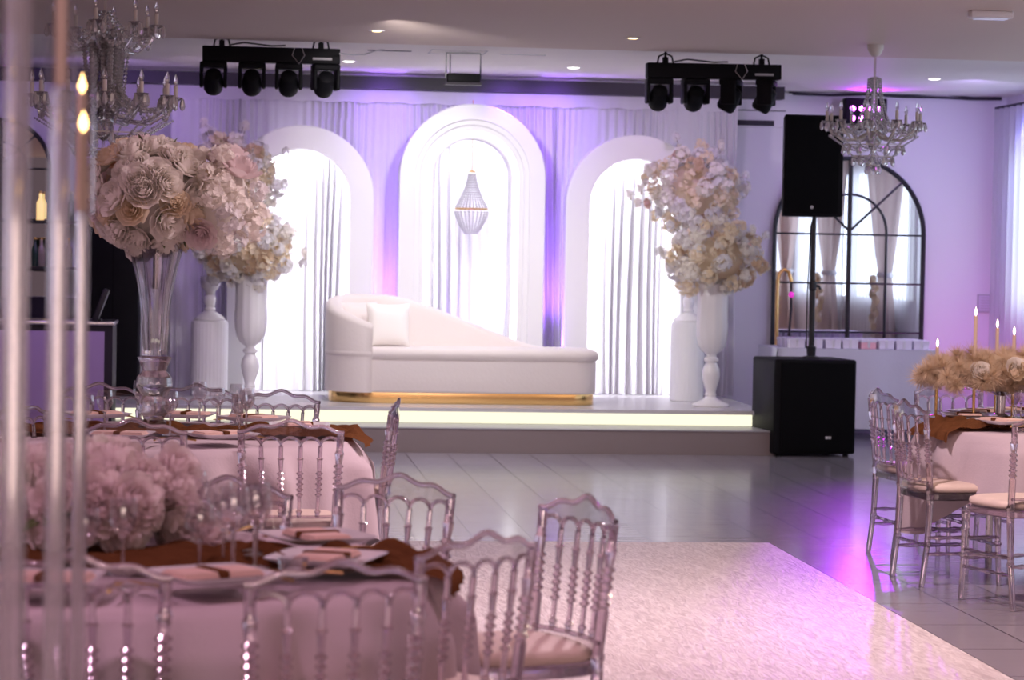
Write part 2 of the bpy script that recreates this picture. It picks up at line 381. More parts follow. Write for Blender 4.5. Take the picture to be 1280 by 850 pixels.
# small chandelier in the middle arch
def bead(r=.008):
    return [(.0005, -r), (r * .8, -r * .5), (r * .8, r * .5), (.0005, r)]
p = at_Y(590, 214, 21.72)
t = thing('hanging_chandelier', 'small crystal basket chandelier hanging inside the middle arch', 'chandelier', p)
MB().tube([(0, 0, 0), (0, 0, .62)], .004, 5).build('chain', M['gold'], t)
MB().lathe([(.01, -.01), (.035, -.01), (.035, .0), (.01, .01)], 16).build('crown', M['gold'], t)
R_ = .19
for k in range(28):
    a = 2 * PI * k / 28
    beadstring([((.03 + (R_ * .75 - .03) * (j / 8) ** 1.6) * cos(a), (.03 + (R_ * .75 - .03) * (j / 8) ** 1.6) * sin(a), -.02 - .30 * j / 8) for j in range(9)], .007, 14).build('bead_strand', M['faint_drop'], t)
mb = MB().tube([(R_ * .75 * cos(2 * PI * k / 24), R_ * .75 * sin(2 * PI * k / 24), -.33) for k in range(24)], .008, 5, closed=True)
mb.build('ring', M['gold'], t)
for k in range(24):
    a = 2 * PI * k / 24
    beadstring([(R_ * (.78 - .5 * (j / 8) ** 1.5) * cos(a), R_ * (.78 - .5 * (j / 8) ** 1.5) * sin(a), -.35 - .2 * j / 8) for j in range(9)], .008, 11).build('bead_strand', M['faint_drop'], t)

# ------------------------------------------------------------------ sofa
SY = 20.45
pL = at_Y(409, 450, SY).x; pR = at_Y(751, 450, SY).x; pS = at_Y(465, 450, SY).x
t = thing('chaise_sofa', 'long white chaise sofa with sweeping back and gold plinth, middle of the stage', 'sofa', ((pL + pR) / 2, SY, .33))
cx = (pL + pR) / 2; L = pR - pL; hx = L / 2; D = .86
def footprint(ins=0, n=14):
    P = []; x0 = -hx + ins; x1 = hx - ins; y0 = -.02 + ins; y1 = D - ins; rl = .36 ; rr = .20
    for k in range(n + 1): a = 1.5 * PI - PI / 2 * k / n; P.append((x0 + rl + rl * cos(a) - 0, y0 + rl + rl * sin(a)))
    for k in range(n + 1): a = PI - PI / 2 * k / n; P.append((x0 + rl + rl * cos(a), y1 - rl + rl * sin(a)))
    for k in range(n + 1): a = PI / 2 - PI / 2 * k / n; P.append((x1 - rr + rr * cos(a), y1 - rr + rr * sin(a)))
    for k in range(n + 1): a = 0 - PI / 2 * k / n; P.append((x1 - rr + rr * cos(a), y0 + rr + rr * sin(a)))
    return P[::-1]
def slab(z0, z1, ins, r, name, m):
    lo = []
    for z, q in ((z0, r), (z0 + r * .3, r * .3), (z0 + r, 0), (z1 - r, 0), (z1 - r * .3, r * .3), (z1, r)):
        lo.append([(x, y, z) for x, y in footprint(ins + q)])
    return MB().loft(lo).build(name, m, t, ang=1.2)
zs = at_Y(600, 437, SY).z - .33
slab(.0, .095, .03, .004, 'plinth', M['gold'])
slab(.09, zs - .085, .014, .02, 'base', M['uphol'])
slab(zs - .10, zs, -.004, .04, 'seat_cushion', M['uphol'])
# wrap-around back: path from the front left seam round the left end and along the back
path = []; rl = .36; xs = pS - cx
path.append((xs, -.03))
for k in range(13): a = 1.5 * PI - PI / 2 * k / 12; path.append((-hx + rl + rl * cos(a), -.02 + rl + rl * sin(a)))
for k in range(13): a = PI - PI / 2 * k / 12; path.append((-hx + rl + rl * cos(a), D - rl + rl * sin(a)))
nb = 40; xe = at_Y(690, 430, SY + D).x - cx
for k in range(1, nb + 1): path.append((-hx + rl + (xe + hx - rl) * k / nb, D))
lens = [0]
for i in range(1, len(path)): lens.append(lens[-1] + math.dist(path[i], path[i - 1]))
zf = at_Y(465, 405, SY).z - .33; zb = at_Y(440, 368, SY + D - .3).z - .33
zlow = zs - .02
def hgt(i):
    x, y = path[i]
    if i <= 26:
        u = lens[i] / lens[22]; u = min(1, u); return zf + (zb - zf) * (1 - (1 - u) ** 1.6)
    u = (x - path[26][0]) / (path[-1][0] - path[26][0]); u = max(0, (u - .10) / .90); return zb + (zlow - zb) * (u * u * (3 - 2 * u) * .55 + u * .45)
lo = []; TW = .13
for i, (x, y) in enumerate(path):
    a = Vector(path[max(0, i - 1)]); b2 = Vector(path[min(len(path) - 1, i + 1)]); d = (b2 - a).normalized(); nrm = Vector((d.y, -d.x))   # inward
    h = hgt(i); z0 = .09; lp = []
    if i <= 1: nrm = Vector((0, 1))
    for q, z in ((0, z0), (0, h - .05), (.012, h - .02), (.035, h - .005), (.065, h), (.095, h - .005), (.118, h - .02), (TW, h - .05), (TW, z0)):
        lp.append((x + nrm.x * q, y + nrm.y * q, z))
    lo.append(lp)
MB().loft(lo).build('backrest', M['uphol'], t, ang=1.2)
for (px, py, wdt, tilt, lab) in ((449, 421, .38, -.2, 'square white scatter cushion tucked in the sofa corner under its high arm'), (485, 421, .37, -.12, 'square white scatter cushion leaning at the front of the pair on the sofa')):
    def cush(u, v, sgn, w=wdt):
        x = (u - .5) * w; z = (v - .5) * w; e = max(0, 1 - abs(2 * u - 1) ** 2.6) * max(0, 1 - abs(2 * v - 1) ** 2.6)
        pin = 1 - .06 * (1 - abs(2 * u - 1)) * abs(2 * v - 1) - .0
        return (x * (1 - .08 * (1 - (2 * v - 1) ** 2) * 1), sgn * (.07 * e ** .45 + .006), z * (1 - .08 * (1 - (2 * u - 1) ** 2)))
    mb = MB(); mb.grid(lambda u, v: cush(u, v, -1), 14, 14); mb.grid(lambda u, v: cush(1 - u, v, 1), 14, 14)
    mb.grid(lambda u, v: ((u - .5) * wdt * .99, (v - .5) * .014, -wdt / 2 + .003), 1, 1)
    yy = SY + D - .27 if px < 460 else SY + D - .42
    q = at_Y(px, py, yy)
    o = mb.build('scatter_cushion', M['uphol'] if px < 460 else mat('cushion_white', (.88, .84, .80), .8), None, (q.x, yy, zs + .33 + wdt / 2 * .97), (tilt, 0, .1 if px > 460 else .45), ang=1.4)
    tag(o, lab, 'cushion', 'white cushions on the sofa')

# ------------------------------------------------------------------ flowers
def petal(mb, R, H, w, a0, curl, T, nu=5, nv=5, flat=0., jit=0.):
    def f(u, v):
        uu = 2 * u - 1; a = a0 + uu * w * (1 - .25 * v * v * abs(uu))
        r = R * (sin(PI / 2 * min(1, v * 1.15)) ** .8) + curl * R * max(0, v - .6) ** 1.5 * 2 + flat * v * R
        z = H * (v ** 1.1) - abs(uu) ** 2.5 * H * .22 * v - curl * H * .25 * max(0, v - .75) * 2
        r *= 1 - .05 * abs(uu) + jit * sin(uu * 5 + a0 * 3) * v
        return (r * cos(a), r * sin(a), z)
    mb.grid(f, nu, nv, T)
def rose_mesh(name, m, seed, size=1., open_=1., extra=1):
    rnd = random.Random(seed); mb = MB(); a = rnd.random() * 6
    lay = [(.07, .96, 2, .0), (.16, .95, 3, .0), (.28, .96, 3, .05), (.42, .94, 4, .10), (.58, .86, 5, .22), (.76, .74, 5, .42), (.95, .56, 6, .6)]
    for R, H, n, c in lay:
        n += extra; a += rnd.random() * 2
        for k in range(n):
            petal(mb, R * .5 * size * rnd.uniform(.94, 1.06), H * .62 * size * rnd.uniform(.94, 1.04), PI / n * (1.4 if extra < 2 else 1.25), a + 2 * PI * k / n, c * open_, Matrix.Translation((0, 0, -.22 * size)), jit=.04)
    return mb.mesh(name, m, True, 1.5)
def cluster_mesh(name, m, seed, n=30, R=.055, fs=.0135):
    rnd = random.Random(seed); mb = MB()
    for k in range(n):
        d = Vector((rnd.gauss(0, 1), rnd.gauss(0, 1), rnd.gauss(0, 1) + .4)).normalized()
        P = d * R * rnd.uniform(.55, 1.1)
        q = (d + Vector((rnd.uniform(-.4, .4), rnd.uniform(-.4, .4), rnd.uniform(-.4, .4)))).to_track_quat('Z', 'Y').to_matrix().to_4x4()
        T = Matrix.Translation(P) @ q @ Matrix.Rotation(rnd.random() * 6, 4, 'Z'); s_ = fs * rnd.uniform(.8, 1.35)
        for j in range(5):
            petal(mb, s_, s_ * .5, .62, 2 * PI * j / 5, .3, T, 2, 2, flat=.3)
    return mb.mesh(name, m, True, 1.5)
def dense_scatter(t, C, rad, n, meshes, name, seed, smin=.8, smax=1.2, zmin=-1., core=.8, squash=None):
    """n parts over the surface of an ellipsoid, evenly (golden spiral) with jitter"""
    rnd = random.Random(seed); out = []
    for k in range(n):
        z = 1 - (k + .5) / n * (1 - zmin); ph = k * 2.399963 + rnd.uniform(-.3, .3); r = math.sqrt(max(0, 1 - z * z))
        d = Vector((r * cos(ph), r * sin(ph), z)); f = rnd.uniform(core, 1.08)
        P = Vector((C[0] + d.x * rad[0] * f, C[1] + d.y * rad[1] * f, C[2] + d.z * rad[2] * f))
        o = ob(name, rnd.choice(meshes), t, P)
        o.rotation_mode = 'QUATERNION'
        o.rotation_quaternion = (d + Vector((rnd.uniform(-.35, .35), rnd.uniform(-.35, .35), rnd.uniform(-.1, .4)))).to_track_quat('Z', 'Y')
        s_ = rnd.uniform(smin, smax); o.scale = (s_, s_, s_); out.append(o)
    return out
R = {k: [rose_mesh('rose_' + k, M[k], i * 7 + j, .15, .6) for j in range(2)] for i, k in enumerate(('cream', 'ivory', 'blush', 'pinkwhite', 'apricot'))}
CL = {k: [cluster_mesh('cluster_' + k, M[k], i * 11 + j + 3) for j in range(2)] for i, k in enumerate(('cream', 'ivory', 'beige', 'snow', 'blush'))}

SR = [rose_mesh('small_rose_%d' % j, M[k], 90 + j, .085, .6) for j, k in enumerate(('cream', 'ivory', 'blush', 'snow'))]
def stage_arrangement(name, label, X, Y, Z, blobs, seed, sx=1):
    """blobs: (dx, dz, rx, rz, n) ellipsoids of blossom clusters round a foam core, with twigs"""
    t = thing(name, label, 'flowers', (X, Y, Z), 0, 'blossom arrangements on the stage')
    rnd = random.Random(seed)
    base = min(blobs, key=lambda b: b[1])
    mb = MB()
    for dx, dz, rx, rz, n in blobs: mb.sphere((dx, 0, dz), 1, 10, 7, (rx * .6, rx * .5, rz * .62))
    mb.tube([(0, 0, -.03), (0, 0, base[1])], .022, 6)
    mb.build('foam_core', M['cream'], t)
    tw = MB()
    for dx, dz, rx, rz, n in blobs:
        out = dense_scatter(t, (dx, 0, dz), (rx, rx * .85, rz), n, CL['cream'] * 4 + CL['ivory'] * 5 + CL['beige'] * 1 + CL['snow'] * 4 + SR, 'blossom_cluster', seed, .85, 1.4, core=.72)
        for k in range(7):
            a = rnd.uniform(-.4, PI + .4); ln = rnd.uniform(1.1, 1.35)
            q = [(dx + cos(a) * rx * f, rnd.uniform(-.05, .05), dz + sin(a) * rz * f) for f in (.6, .9, ln)]
            tw.tube(q, .003, 4)
            o = ob('blossom_cluster', rnd.choice(CL['snow'] + CL['ivory']), t, q[-1]); o.scale = (.6, .6, .8)
        seed += 5
    tw.build('twigs', M['twig'], t)
    return t
def urn(px, pyb, label, Y=20.6):
    q = at_z(px, pyb, .33); q = at_Y(px, pyb, q.y)
    t = thing('floor_urn', label, 'vase', (q.x, q.y, .33), 0, 'tall white footed vases on the stage')
    H = 1.03
    foot = [(.001, 0), (.155, 0), (.16, .012), (.15, .025), (.10, .045), (.06, .065), (.045, .085), (.05, .10)]
    stem = [(.05, .10), (.042, .12), (.048, .15), (.07, .22), (.078, .27), (.07, .32), (.05, .355), (.042, .37), (.062, .385), (.062, .405), (.04, .42), (.045, .44)]
    bowl = [(.045, .44), (.085, .47), (.115, .52), (.132, .60), (.135, .68), (.128, .80), (.128, .92), (.14, H), (.13, H), (.11, .92), (.10, .6), (.001, .5)]
    MB().lathe(foot, 28).build('foot', M['gloss_white'], t); MB().lathe(stem, 24).build('stem', M['gloss_white'], t)
    mb = MB(); seg = 48
    mb.loft([[(r * (1 + .025 * cos(k * PI / 2)) * cos(2 * PI * k / seg), r * (1 + .025 * cos(k * PI / 2)) * sin(2 * PI * k / seg), z) for k in range(seg)] for r, z in bowl]); mb.build('bowl', M['gloss_white'], t)
    return t, q
def plinth(px, py, pyt, r, label, label2):
    q = at_Y(px, py, 21.33); zt = at_Y(px, pyt, q.y).z
    t = thing('fluted_plinth', label, 'plinth', (q.x, q.y, .33), 0, 'fluted white plinths on the stage')
    h = zt - .33; seg = 120; mb = MB()
    pr = [(r * .97, 0, 0), (r, .01, 1), (r, h - .03, 1), (r * .98, h - .012, 0), (r * .9, h, 0), (r * .3, h + .001, 0)]
    mb.loft([[(a * (1 + .018 * fl * abs(cos(k * PI / 4)) ) * cos(2 * PI * k / seg), a * (1 + .018 * fl * abs(cos(k * PI / 4))) * sin(2 * PI * k / seg), z) for k in range(seg)] for a, z, fl in pr]); mb.build('fluted_drum', M['white'], t, ang=.3)
    v = thing('pedestal_vase', label2, 'vase', (q.x, q.y, zt + .003), 0, 'white vases on the plinths')
    MB().lathe([(.001, 0), (.13, 0), (.128, .012), (.10, .04), (.06, .065), (.04, .075)], 28).build('foot', M['gloss_white'], v)
    MB().lathe([(.04, .075), (.05, .09), (.036, .11), (.05, .16), (.048, .19), (.034, .21), (.04, .24), (.07, .27), (.09, .33), (.085, .37), (.001, .36)], 24).build('body', M['gloss_white'], v)
    return q, zt
# right side
u, q = urn(888, 508, 'tall white footed vase standing next to the loudspeaker end of the stage')
stage_arrangement('blossom_arrangement', 'low wide cream blossom mass in the white vase nearest the loudspeakers', q.x, q.y, 1.36, [(.02, .22, .40, .30, 90)], 3)
q, zt = plinth(858, 500, 402, .145, 'white fluted round plinth behind the tall vase nearest the loudspeakers', 'short white vase on the fluted plinth nearest the loudspeakers')
a = at_Y(866, 238, q.y)
stage_arrangement('blossom_arrangement', 'high cream and white blossom tower rising over the plinth nearest the loudspeakers', q.x, q.y, zt + .38, [(a.x - q.x, a.z - zt - .38, .42, .37, 90)], 23)
# left side
u, q = urn(312, 497, 'tall white footed vase standing beside the arch at the cushion end of the sofa')
stage_arrangement('blossom_arrangement', 'low cream blossom mass in the vase at the cushion end of the sofa', q.x, q.y, 1.36, [(-.05, .20, .39, .30, 90)], 43)
q, zt = plinth(261, 492, 400, .155, 'white fluted round plinth beside the crystal vase and its rose ball', 'short white vase on the fluted plinth beside the crystal vase')
a = at_Y(288, 222, q.y)
stage_arrangement('blossom_arrangement', 'high cream blossom tower partly hidden behind the rose ball', q.x, q.y, zt + .38, [(a.x - q.x, a.z - zt - .38, .40, .38, 90)], 63)

# ------------------------------------------------------------------ lighting bars
def light_bar(px0, py0, px1, py1, Y, heads, label, faces):
    a = at_Y(px0, py0, Y); c = at_Y(px1, py1, Y); mid = (a + c) / 2
    t = thing('light_bar', label, 'stage light', mid, 0, 'moving head light bars under the ceiling')
    L = (c - a).length; ang = math.atan2(c.z - a.z, c.x - a.x); t.rotation_euler = (0, -ang, 0)
    h = .115
    MB().bbox(-L / 2, L / 2, -.06, .06, -h / 2, h / 2, .008).build('bar_housing', M['black'], t)
    for x in (-L * .36, L * .36):
        mb = MB(); mb.box(x - .02, x + .02, -.02, .02, h / 2, h / 2 + .045); zt = CZ - mid.z
        mb.tube([(x - .06, 0, h / 2), (x - .05, 0, h / 2 + .05), (x, 0, h / 2 + .075), (x + .05, 0, h / 2 + .05), (x + .06, 0, h / 2)], .007, 6)
        mb.tube([(x, 0, h / 2 + .04), (x + zt * sin(ang), 0, max(h / 2 + .08, zt))], .01, 6)
        mb.build('clamp', M['black'], t)
    MB().tube([(-L * .3, -.03, h / 2 + .01), (-L * .2, -.03, h / 2 + .03), (0, -.04, h / 2 + .01), (L * .1, -.04, h / 2 + .015)], .006, 6).build('cable', M['black'], t)
    MB().tube([(L * .17, -.065, h / 2), (L * .15, -.075, 0), (L * .2, -.08, -h * .55), (L * .24, -.075, 0), (L * .22, -.065, h / 2)], .004, 6).build('safety_wire', M['steel'], t)
    MB().box(L * .30, L * .44, -.0625, -.061, -.03, -.012).build('display', M['grey'], t, smooth=False)
    for i, (px, fc) in enumerate(zip(heads, faces)):
        x = (px - (px0 + px1) / 2) / (px1 - px0) * L
        yoke = MB(); yoke.bbox(-.10, .10, -.07, .07, -.045, 0, .012)
        for s_ in (-1, 1): yoke.bbox(s_ * .088 - .014, s_ * .088 + .014, -.06, .06, -.19, -.02, .012)
        hd = yoke.build('yoke', M['black'], t, (x, 0, -h / 2 - .002), (0, 0, fc))
        T = Matrix.Rotation(.9 if abs(fc) < .3 else .5, 4, 'X')
        MB().lathe([(.001, -.11), (.062, -.11), (.072, -.09), (.074, -.02), (.06, .06), (.03, .08), (.001, .08)], 20, Matrix.Translation((0, 0, -.13)) @ T).build('head', M['black'], hd)
        MB().lathe([(.001, -.116), (.055, -.116), (.055, -.108), (.001, -.108)], 20, Matrix.Translation((0, 0, -.13)) @ T).build('lens', M['lens'], hd)
    return t
light_bar(253, 67, 425, 71.5, 18.6, (267, 315, 361, 407), 'black four head light bar over the high arm of the sofa', (0, 0, 0, .2))
light_bar(808, 88, 975, 91, 18.6, (824, 869, 914, 958), 'black four head light bar over the blossom tower and wall vent', (0, .1, 1.1, 1.2))
# bracketed effect projector over the middle
a = at_Y(579, 98, 19.4)
t = thing('ceiling_projector', 'black box fixture on a wire bracket above the middle arch', 'stage light', a)
MB().bbox(-.13, .13, -.07, .07, -.035, .035, .01).build('housing', M['black'], t)
zt = CZ - a.z
mb = MB()
mb.tube([(-.135, 0, 0), (-.135, 0, zt - .002), (.135, 0, zt - .002), (.135, 0, 0)], .007, 6); mb.tube([(-.10, .05, .03), (-.10, .05, zt - .01)], .005, 6)
mb.build('bracket', M['blackmetal'], t)
MB().box(-.15, .14, -.09, .02, -.055, -.036).build('tray', M['dark'], t, smooth=False)

# downlights, slots, emergency lamp
def downlight(px, py, m, label, r=.045, dx=1):
    q = at_z(px, py, CZ - .03); cz = CZ - .025 if q.y < 18.45 else CZ
    q = at_z(px, py, cz)
    t = thing('ceiling_downlight', label, 'ceiling light', (q.x, q.y, cz), 0, 'recessed ceiling lights')
    MB().lathe([(r, -.001), (r + .02, -.001), (r + .02, -.004), (r, -.006)], 24).build('trim_ring', M['white'], t)
    MB().lathe([(.001, -.010), (r * .8, -.009), (r, -.006), (r, -.001), (.001, -.001)], 24).build('lamp_face', m, t)
for px, py, m, lab in ((471, 38, M['lamp_warm'], 'small amber ceiling downlight nearest the two flower pairs at the cushion end'), (791, 47, M['lamp_warm'], 'small amber ceiling downlight in front of the light bar by the vent'),
                       (436, 76, M['lamp'], 'white ceiling downlight at the end of the light bar over the sofa arm'), (717, 84, M['lamp'], 'white ceiling downlight between box fixture and farther light bar'), (1168, 98, M['lamp'], 'small white ceiling downlight beside the white chandelier')):
    downlight(px, py, m, lab, .05 if m is M['lamp'] else .035)
for px, py, w, lab, col in ((487, 63, .17, 'thin dark ceiling slot beside the cable from the light bar', 'dark'), (654, 68, .18, 'thin dark ceiling slot above the middle arch', 'grey')):
    q = at_z(px, py, CZ)
    tag(MB().box(-w, w, -.012, .012, -.006, 0).build('ceiling_slot', M[col], None, q, smooth=False), lab, 'vent', 'ceiling slots')
q = at_z(572, 65, CZ); t = MB().box(-.22, .22, -.20, -.19, -.003, 0).box(-.22, .22, .19, .20, -.003, 0).box(-.22, -.21, -.2, .2, -.003, 0).box(.21, .22, -.2, .2, -.003, 0)
tag(t.build('access_hatch', M['grey'], None, q, smooth=False), 'faint square access hatch in the ceiling above the box fixture', 'hatch')
q = at_z(1238, 14, CZ - .025)
t = thing('emergency_light', 'flat white emergency light on the ceiling near the window side', 'ceiling light', q)
MB().bbox(-.13, .13, -.05, .05, -.045, 0, .008).build('housing', M['white'], t); MB().bbox(-.10, .10, -.035, .035, -.052, -.046, .003).build('diffuser', mat('diffuser', (.8, .85, 1), .3, emit=(.7, .75, 1), es=.25), t)
cb = MB().tube([at_z(425, 67, CZ - .12), at_z(440, 68.5, CZ - .05), at_z(456, 68, CZ - .02), at_z(470, 63, CZ - .004), at_z(480, 62, CZ - .004)], .006, 6)
tag(cb.build('power_cable', M['grey']), 'thin cable looping from the light bar to the ceiling slot', 'cable')

# ------------------------------------------------------------------ loudspeakers
q = at_z(1012, 571, 0); SX, SYY = q.x, q.y
zt = at_Y(1012, 449.5, SYY).z; w = .345
t = thing('subwoofer', 'black floor subwoofer box at the end of the stage carrying the speaker pole', 'loudspeaker', (SX + .01, SYY + .28, 0), .10)
MB().bbox(-w, w, -.28, .32, .02, zt, .02).build('cabinet', M['black'], t)
MB().bbox(-w + .05, w - .02, -.295, -.275, .04, zt - .025, .01).build('grille', M['grille'], t)
mb = MB()
for x in (-w + .06, w - .06):
    for y in (-.22, .26): mb.lathe([(.001, 0), (.025, 0), (.025, .025), (.001, .025)], 10, Matrix.Translation((x, y, 0)))
mb.build('feet', M['black'], t)
lg = MB(); lg.box(.085, .108, -.299, -.296, .145, .165); lg.box(.112, .132, -.299, -.296, .145, .165)
lg.build('badge', M['white'], t, smooth=False)
px_ = at_Y(1014, 440, SYY + .3); zb_ = at_Y(1014, 268, SYY + .3).z
t = thing('speaker_pole', 'black telescopic pole standing on the subwoofer under the loudspeaker', 'stand', (px_.x, SYY + .3, zt))
MB().lathe([(.001, 0), (.075, 0), (.075, .012), (.035, .02), (.04, .09), (.03, .1), (.001, .1)], 16).build('base_cup', M['blackmetal'], t)
MB().lathe([(.001, .09), (.024, .09), (.024, .55), (.032, .56), (.034, .62), (.02, .63), (.018, zb_ - zt - .02), (.001, zb_ - zt - .02)], 14).build('tube', M['blackmetal'], t)
MB().tube([(0, 0, .59), (.05, -.01, .585), (.06, -.01, .56)], .012, 8).build('clamp_knob', M['blackmetal'], t)
MB().tube([(-.035, .03, 0.08), (-.036, .03, .5), (-.02, .03, zb_ - zt - .1), (0, .02, zb_ - zt)], .005, 5).build('cable', M['black'], t)
ztop = at_Y(1012, 145, SYY + .3).z; xa = at_Y(980, 200, SYY + .12).x; xb = at_Y(1054, 200, SYY + .12).x
t = thing('loudspeaker', 'tall black loudspeaker box mounted on the pole beside the white chandelier', 'loudspeaker', ((xa + xb) / 2, SYY + .3, zb_ - .02))
H = ztop - zb_ + .02; hw = (xb - xa) / 2
def cab(i): return [(-hw + i, -.18 + i), (hw - i, -.18 + i), (hw * .72 - i, .18 - i), (-hw * .72 + i, .18 - i)]
MB().loft([[(x, y, z) for x, y in cab(i)] for i, z in ((.01, 0), (0, .01), (0, H - .01), (.01, H))]).build('cabinet', M['black'], t, smooth=False)
MB().bbox(-hw + .015, hw - .035, -.195, -.178, .02, H - .02, .008).build('grille', M['grille'], t)
MB().lathe([(.001, 0), (.014, 0), (.014, .003), (.001, .003)], 14, Matrix.Translation((-.01, -.195, .075)) @ Matrix.Rotation(PI / 2, 4, 'X')).build('badge', M['grey'], t)

# ------------------------------------------------------------------ arched window mirror on the back wall
def arch_mirror(xl, xr, zb, zt, label, mir):
    t = thing('arched_mirror', label, 'mirror', ((xl + xr) / 2, WY - .055, zb)); hw = (xr - xl) / 2; H = zt - zb; zc = H - hw
    y = 0
    ol = [(-hw, 0)] + [(-hw, zc * k / 4) for k in range(1, 4)] + [(hw * cos(PI - PI * k / 32), zc + hw * sin(PI - PI * k / 32)) for k in range(33)] + [(hw, zc * (3 - k) / 4) for k in range(4)]
    mb = MB().loft([[(x, yy, z) for x, z in ol] for yy in (.02, .035)]); mb.build('mirror_glass', mir, t, smooth=False)
    MB().tube([(x, .012, z) for x, z in ol], .021, 8, closed=True).build('frame', M['blackmetal'], t)
    mb = MB()
    mb.tube([(0, .008, 0), (0, .008, H)], .019, 6)
    mb.tube([(-hw * .5, .012, 0)] + [(hw * .5 * cos(PI - PI * k / 20), .012, zc + .02 + hw * .5 * sin(PI - PI * k / 20)) for k in range(21)] + [(hw * .5, .012, 0)], .012, 6)
    for s_ in (-1, 1): mb.tube([(0, .01, zc + .03), (s_ * hw * .707, .01, zc + hw * .707)], .011, 6)
    z = zc
    while z > .05: mb.tube([(-hw, .01, z), (hw, .01, z)], .009, 6); z -= zc * .333 if zc < 1.5 else .46
    mb.build('glazing_bars', M['blackmetal'], t)
    return t
arch_mirror(at_Y(967, 300, WY).x, at_Y(1153, 300, WY).x, .20, at_Y(1060, 198, WY).z, 'black framed arched window mirror on the wall behind the gift table', M['mirror'])
arch_mirror(at_Y(-60, 300, WY).x, at_Y(62, 300, WY).x, .75, at_Y(0, 150, WY).z, 'black framed arched mirror on the wall above the bar counter', M['mirror'])

# gold stand before the mirror
b0 = at_z(978, 545, 0); Yg = 22.3
pp = [at_Y(x, y, Yg) for x, y in ((971, 420), (971, 380), (972, 352), (975, 341), (980, 337), (986, 340), (989, 352))]
t = thing('gold_stand', 'curved gold stand in front of the arched mirror next to the speaker', 'stand', (pp[0].x, Yg, 0))
o_ = Vector((pp[0].x, Yg, 0))
MB().tube([(0, 0, .02)] + [tuple(p - o_) for p in pp], .018, 8).build('gold_tube', M['gold'], t)
MB().lathe([(.001, 0), (.12, 0), (.12, .015), (.02, .03), (.001, .03)], 20).build('base', M['gold'], t)
e = pp[-1] - o_
MB().tube([tuple(e), (e.x + .005, 0, e.z - .25), (e.x - .01, 0, e.z - .5)], .012, 6).build('dark_arm', M['blackmetal'], t)
MB().sphere((e.x, -.02, e.z - .12), .028).build('magenta_ball', mat('magenta_glow', (.7, .05, .5), .2, emit=(.9, .05, .6), es=.6), t)  # purple clamp ball, no lamp; glow put into its colour

# ------------------------------------------------------------------ gift table
ty = 21.35; zt = .80
xa = at_Y(972, 440, ty).x; xb = at_Y(1170, 440, ty).x
t = thing('gift_table', 'long table behind the subwoofer holding the white boxes', 'table', ((xa + xb) / 2, ty + .35, 0))
hw = (xb - xa) / 2
MB().bbox(-hw, hw, -.35, .42, zt - .04, zt - .012, .008).build('tabletop', M['white'], t)
for x in (-hw + .1, hw - .1):
    for y in (-.26, .32): MB().tube([(x, y, 0), (x, y, zt - .035)], .018, 8).build('leg', M['steel'], t)
def cloth_box(u, v):
    # wrap round the four sides
    per = 2 * (2 * hw + .77); s_ = u * per; A = 2 * hw; B = .77
    if s_ < A: x, y, nx, ny = -hw + s_, -.35, 0, -1
    elif s_ < A + B: x, y, nx, ny = hw, -.35 + s_ - A, 1, 0
    elif s_ < 2 * A + B: x, y, nx, ny = hw - (s_ - A - B), .42, 0, 1
    else: x, y, nx, ny = -hw, .42 - (s_ - 2 * A - B), -1, 0
    o = .006 + (.03 + .03 * sin(s_ * 9) + .01 * sin(s_ * 23)) * v * (ny == -1 or nx != 0)
    return (x + nx * o, y + ny * o, zt - v * (zt - .10))
mb = MB().grid(cloth_box, 160, 6); mb.box(-hw - .008, hw + .008, -.358, .428, zt - .012, zt)
tag(mb.build('box_tablecloth', M['boxcloth'], None, ((xa + xb) / 2, ty + .35, 0)), 'pale lilac cloth draped over the table behind the subwoofer', 'tablecloth')
gm = MB().bbox(-.068, .068, -.068, .068, 0, .075, .006); gl = MB().box(-.071, .071, -.071, .071, .058, .08)
proto = None
for r in range(3):
    n = 8
    for c in range(n):
        X = (xa + xb) / 2 - hw + .19 + c * (2 * hw - .3) / (n - 1); Yb = ty + .13 + r * .2; pk = (r == 0 and c in (4, ))
        pc = (r == 0 and c == 4)
        lab = 'white gift box in the %s row of the table by the mirror' % (('front', 'middle', 'back')[r])
        if proto is None or pk:
            o = thing('gift_box', lab, 'box', (X, Yb, zt + .001))
            gm.build('box', M['gift'] if not pk else M['pink'], o, smooth=False); gl.build('lid', M['gift'], o, smooth=False)
            MB().box(-.012, .012, -.0725, .0725, .01, .0815).build('ribbon', M['snow'], o, smooth=False)
            if proto is None: proto = o
            if pk: o['label'] = 'pink gift box in the front row among white ones'; continue
        else:
            o = copy_tree(proto); o.location = (X, Yb, zt + .001)
        o.rotation_euler[2] = random.uniform(-.06, .06)
        o['label'] = lab; o['group'] = 'gift boxes in the %s row' % (('front', 'middle', 'back')[r])
# notice on the wall
a = at_Y(1222, 368, WY - .01); c = at_Y(1246, 391, WY - .01)
t = thing('wall_notice', 'small framed grey notice on the wall beside the sheer curtain', 'sign', ((a.x + c.x) / 2, WY - .012, c.z))
nw = (c.x - a.x) / 2; nh = a.z - c.z
MB().box(-nw, nw, 0, .01, 0, nh).build('frame', M['grey'], t, smooth=False)
MB().box(-nw + .012, nw - .006, -.004, 0, .01, nh - .01).build('paper', mat('paper', (.6, .58, .66), .6), t, smooth=False)
mb = MB()
for k in range(6): mb.box(-nw + .03, nw - .02 - (k % 3) * .02, -.006, -.004, nh - .035 - k * .025, nh - .029 - k * .025)
mb.build('faint_lines', M['grey'], t, smooth=False)

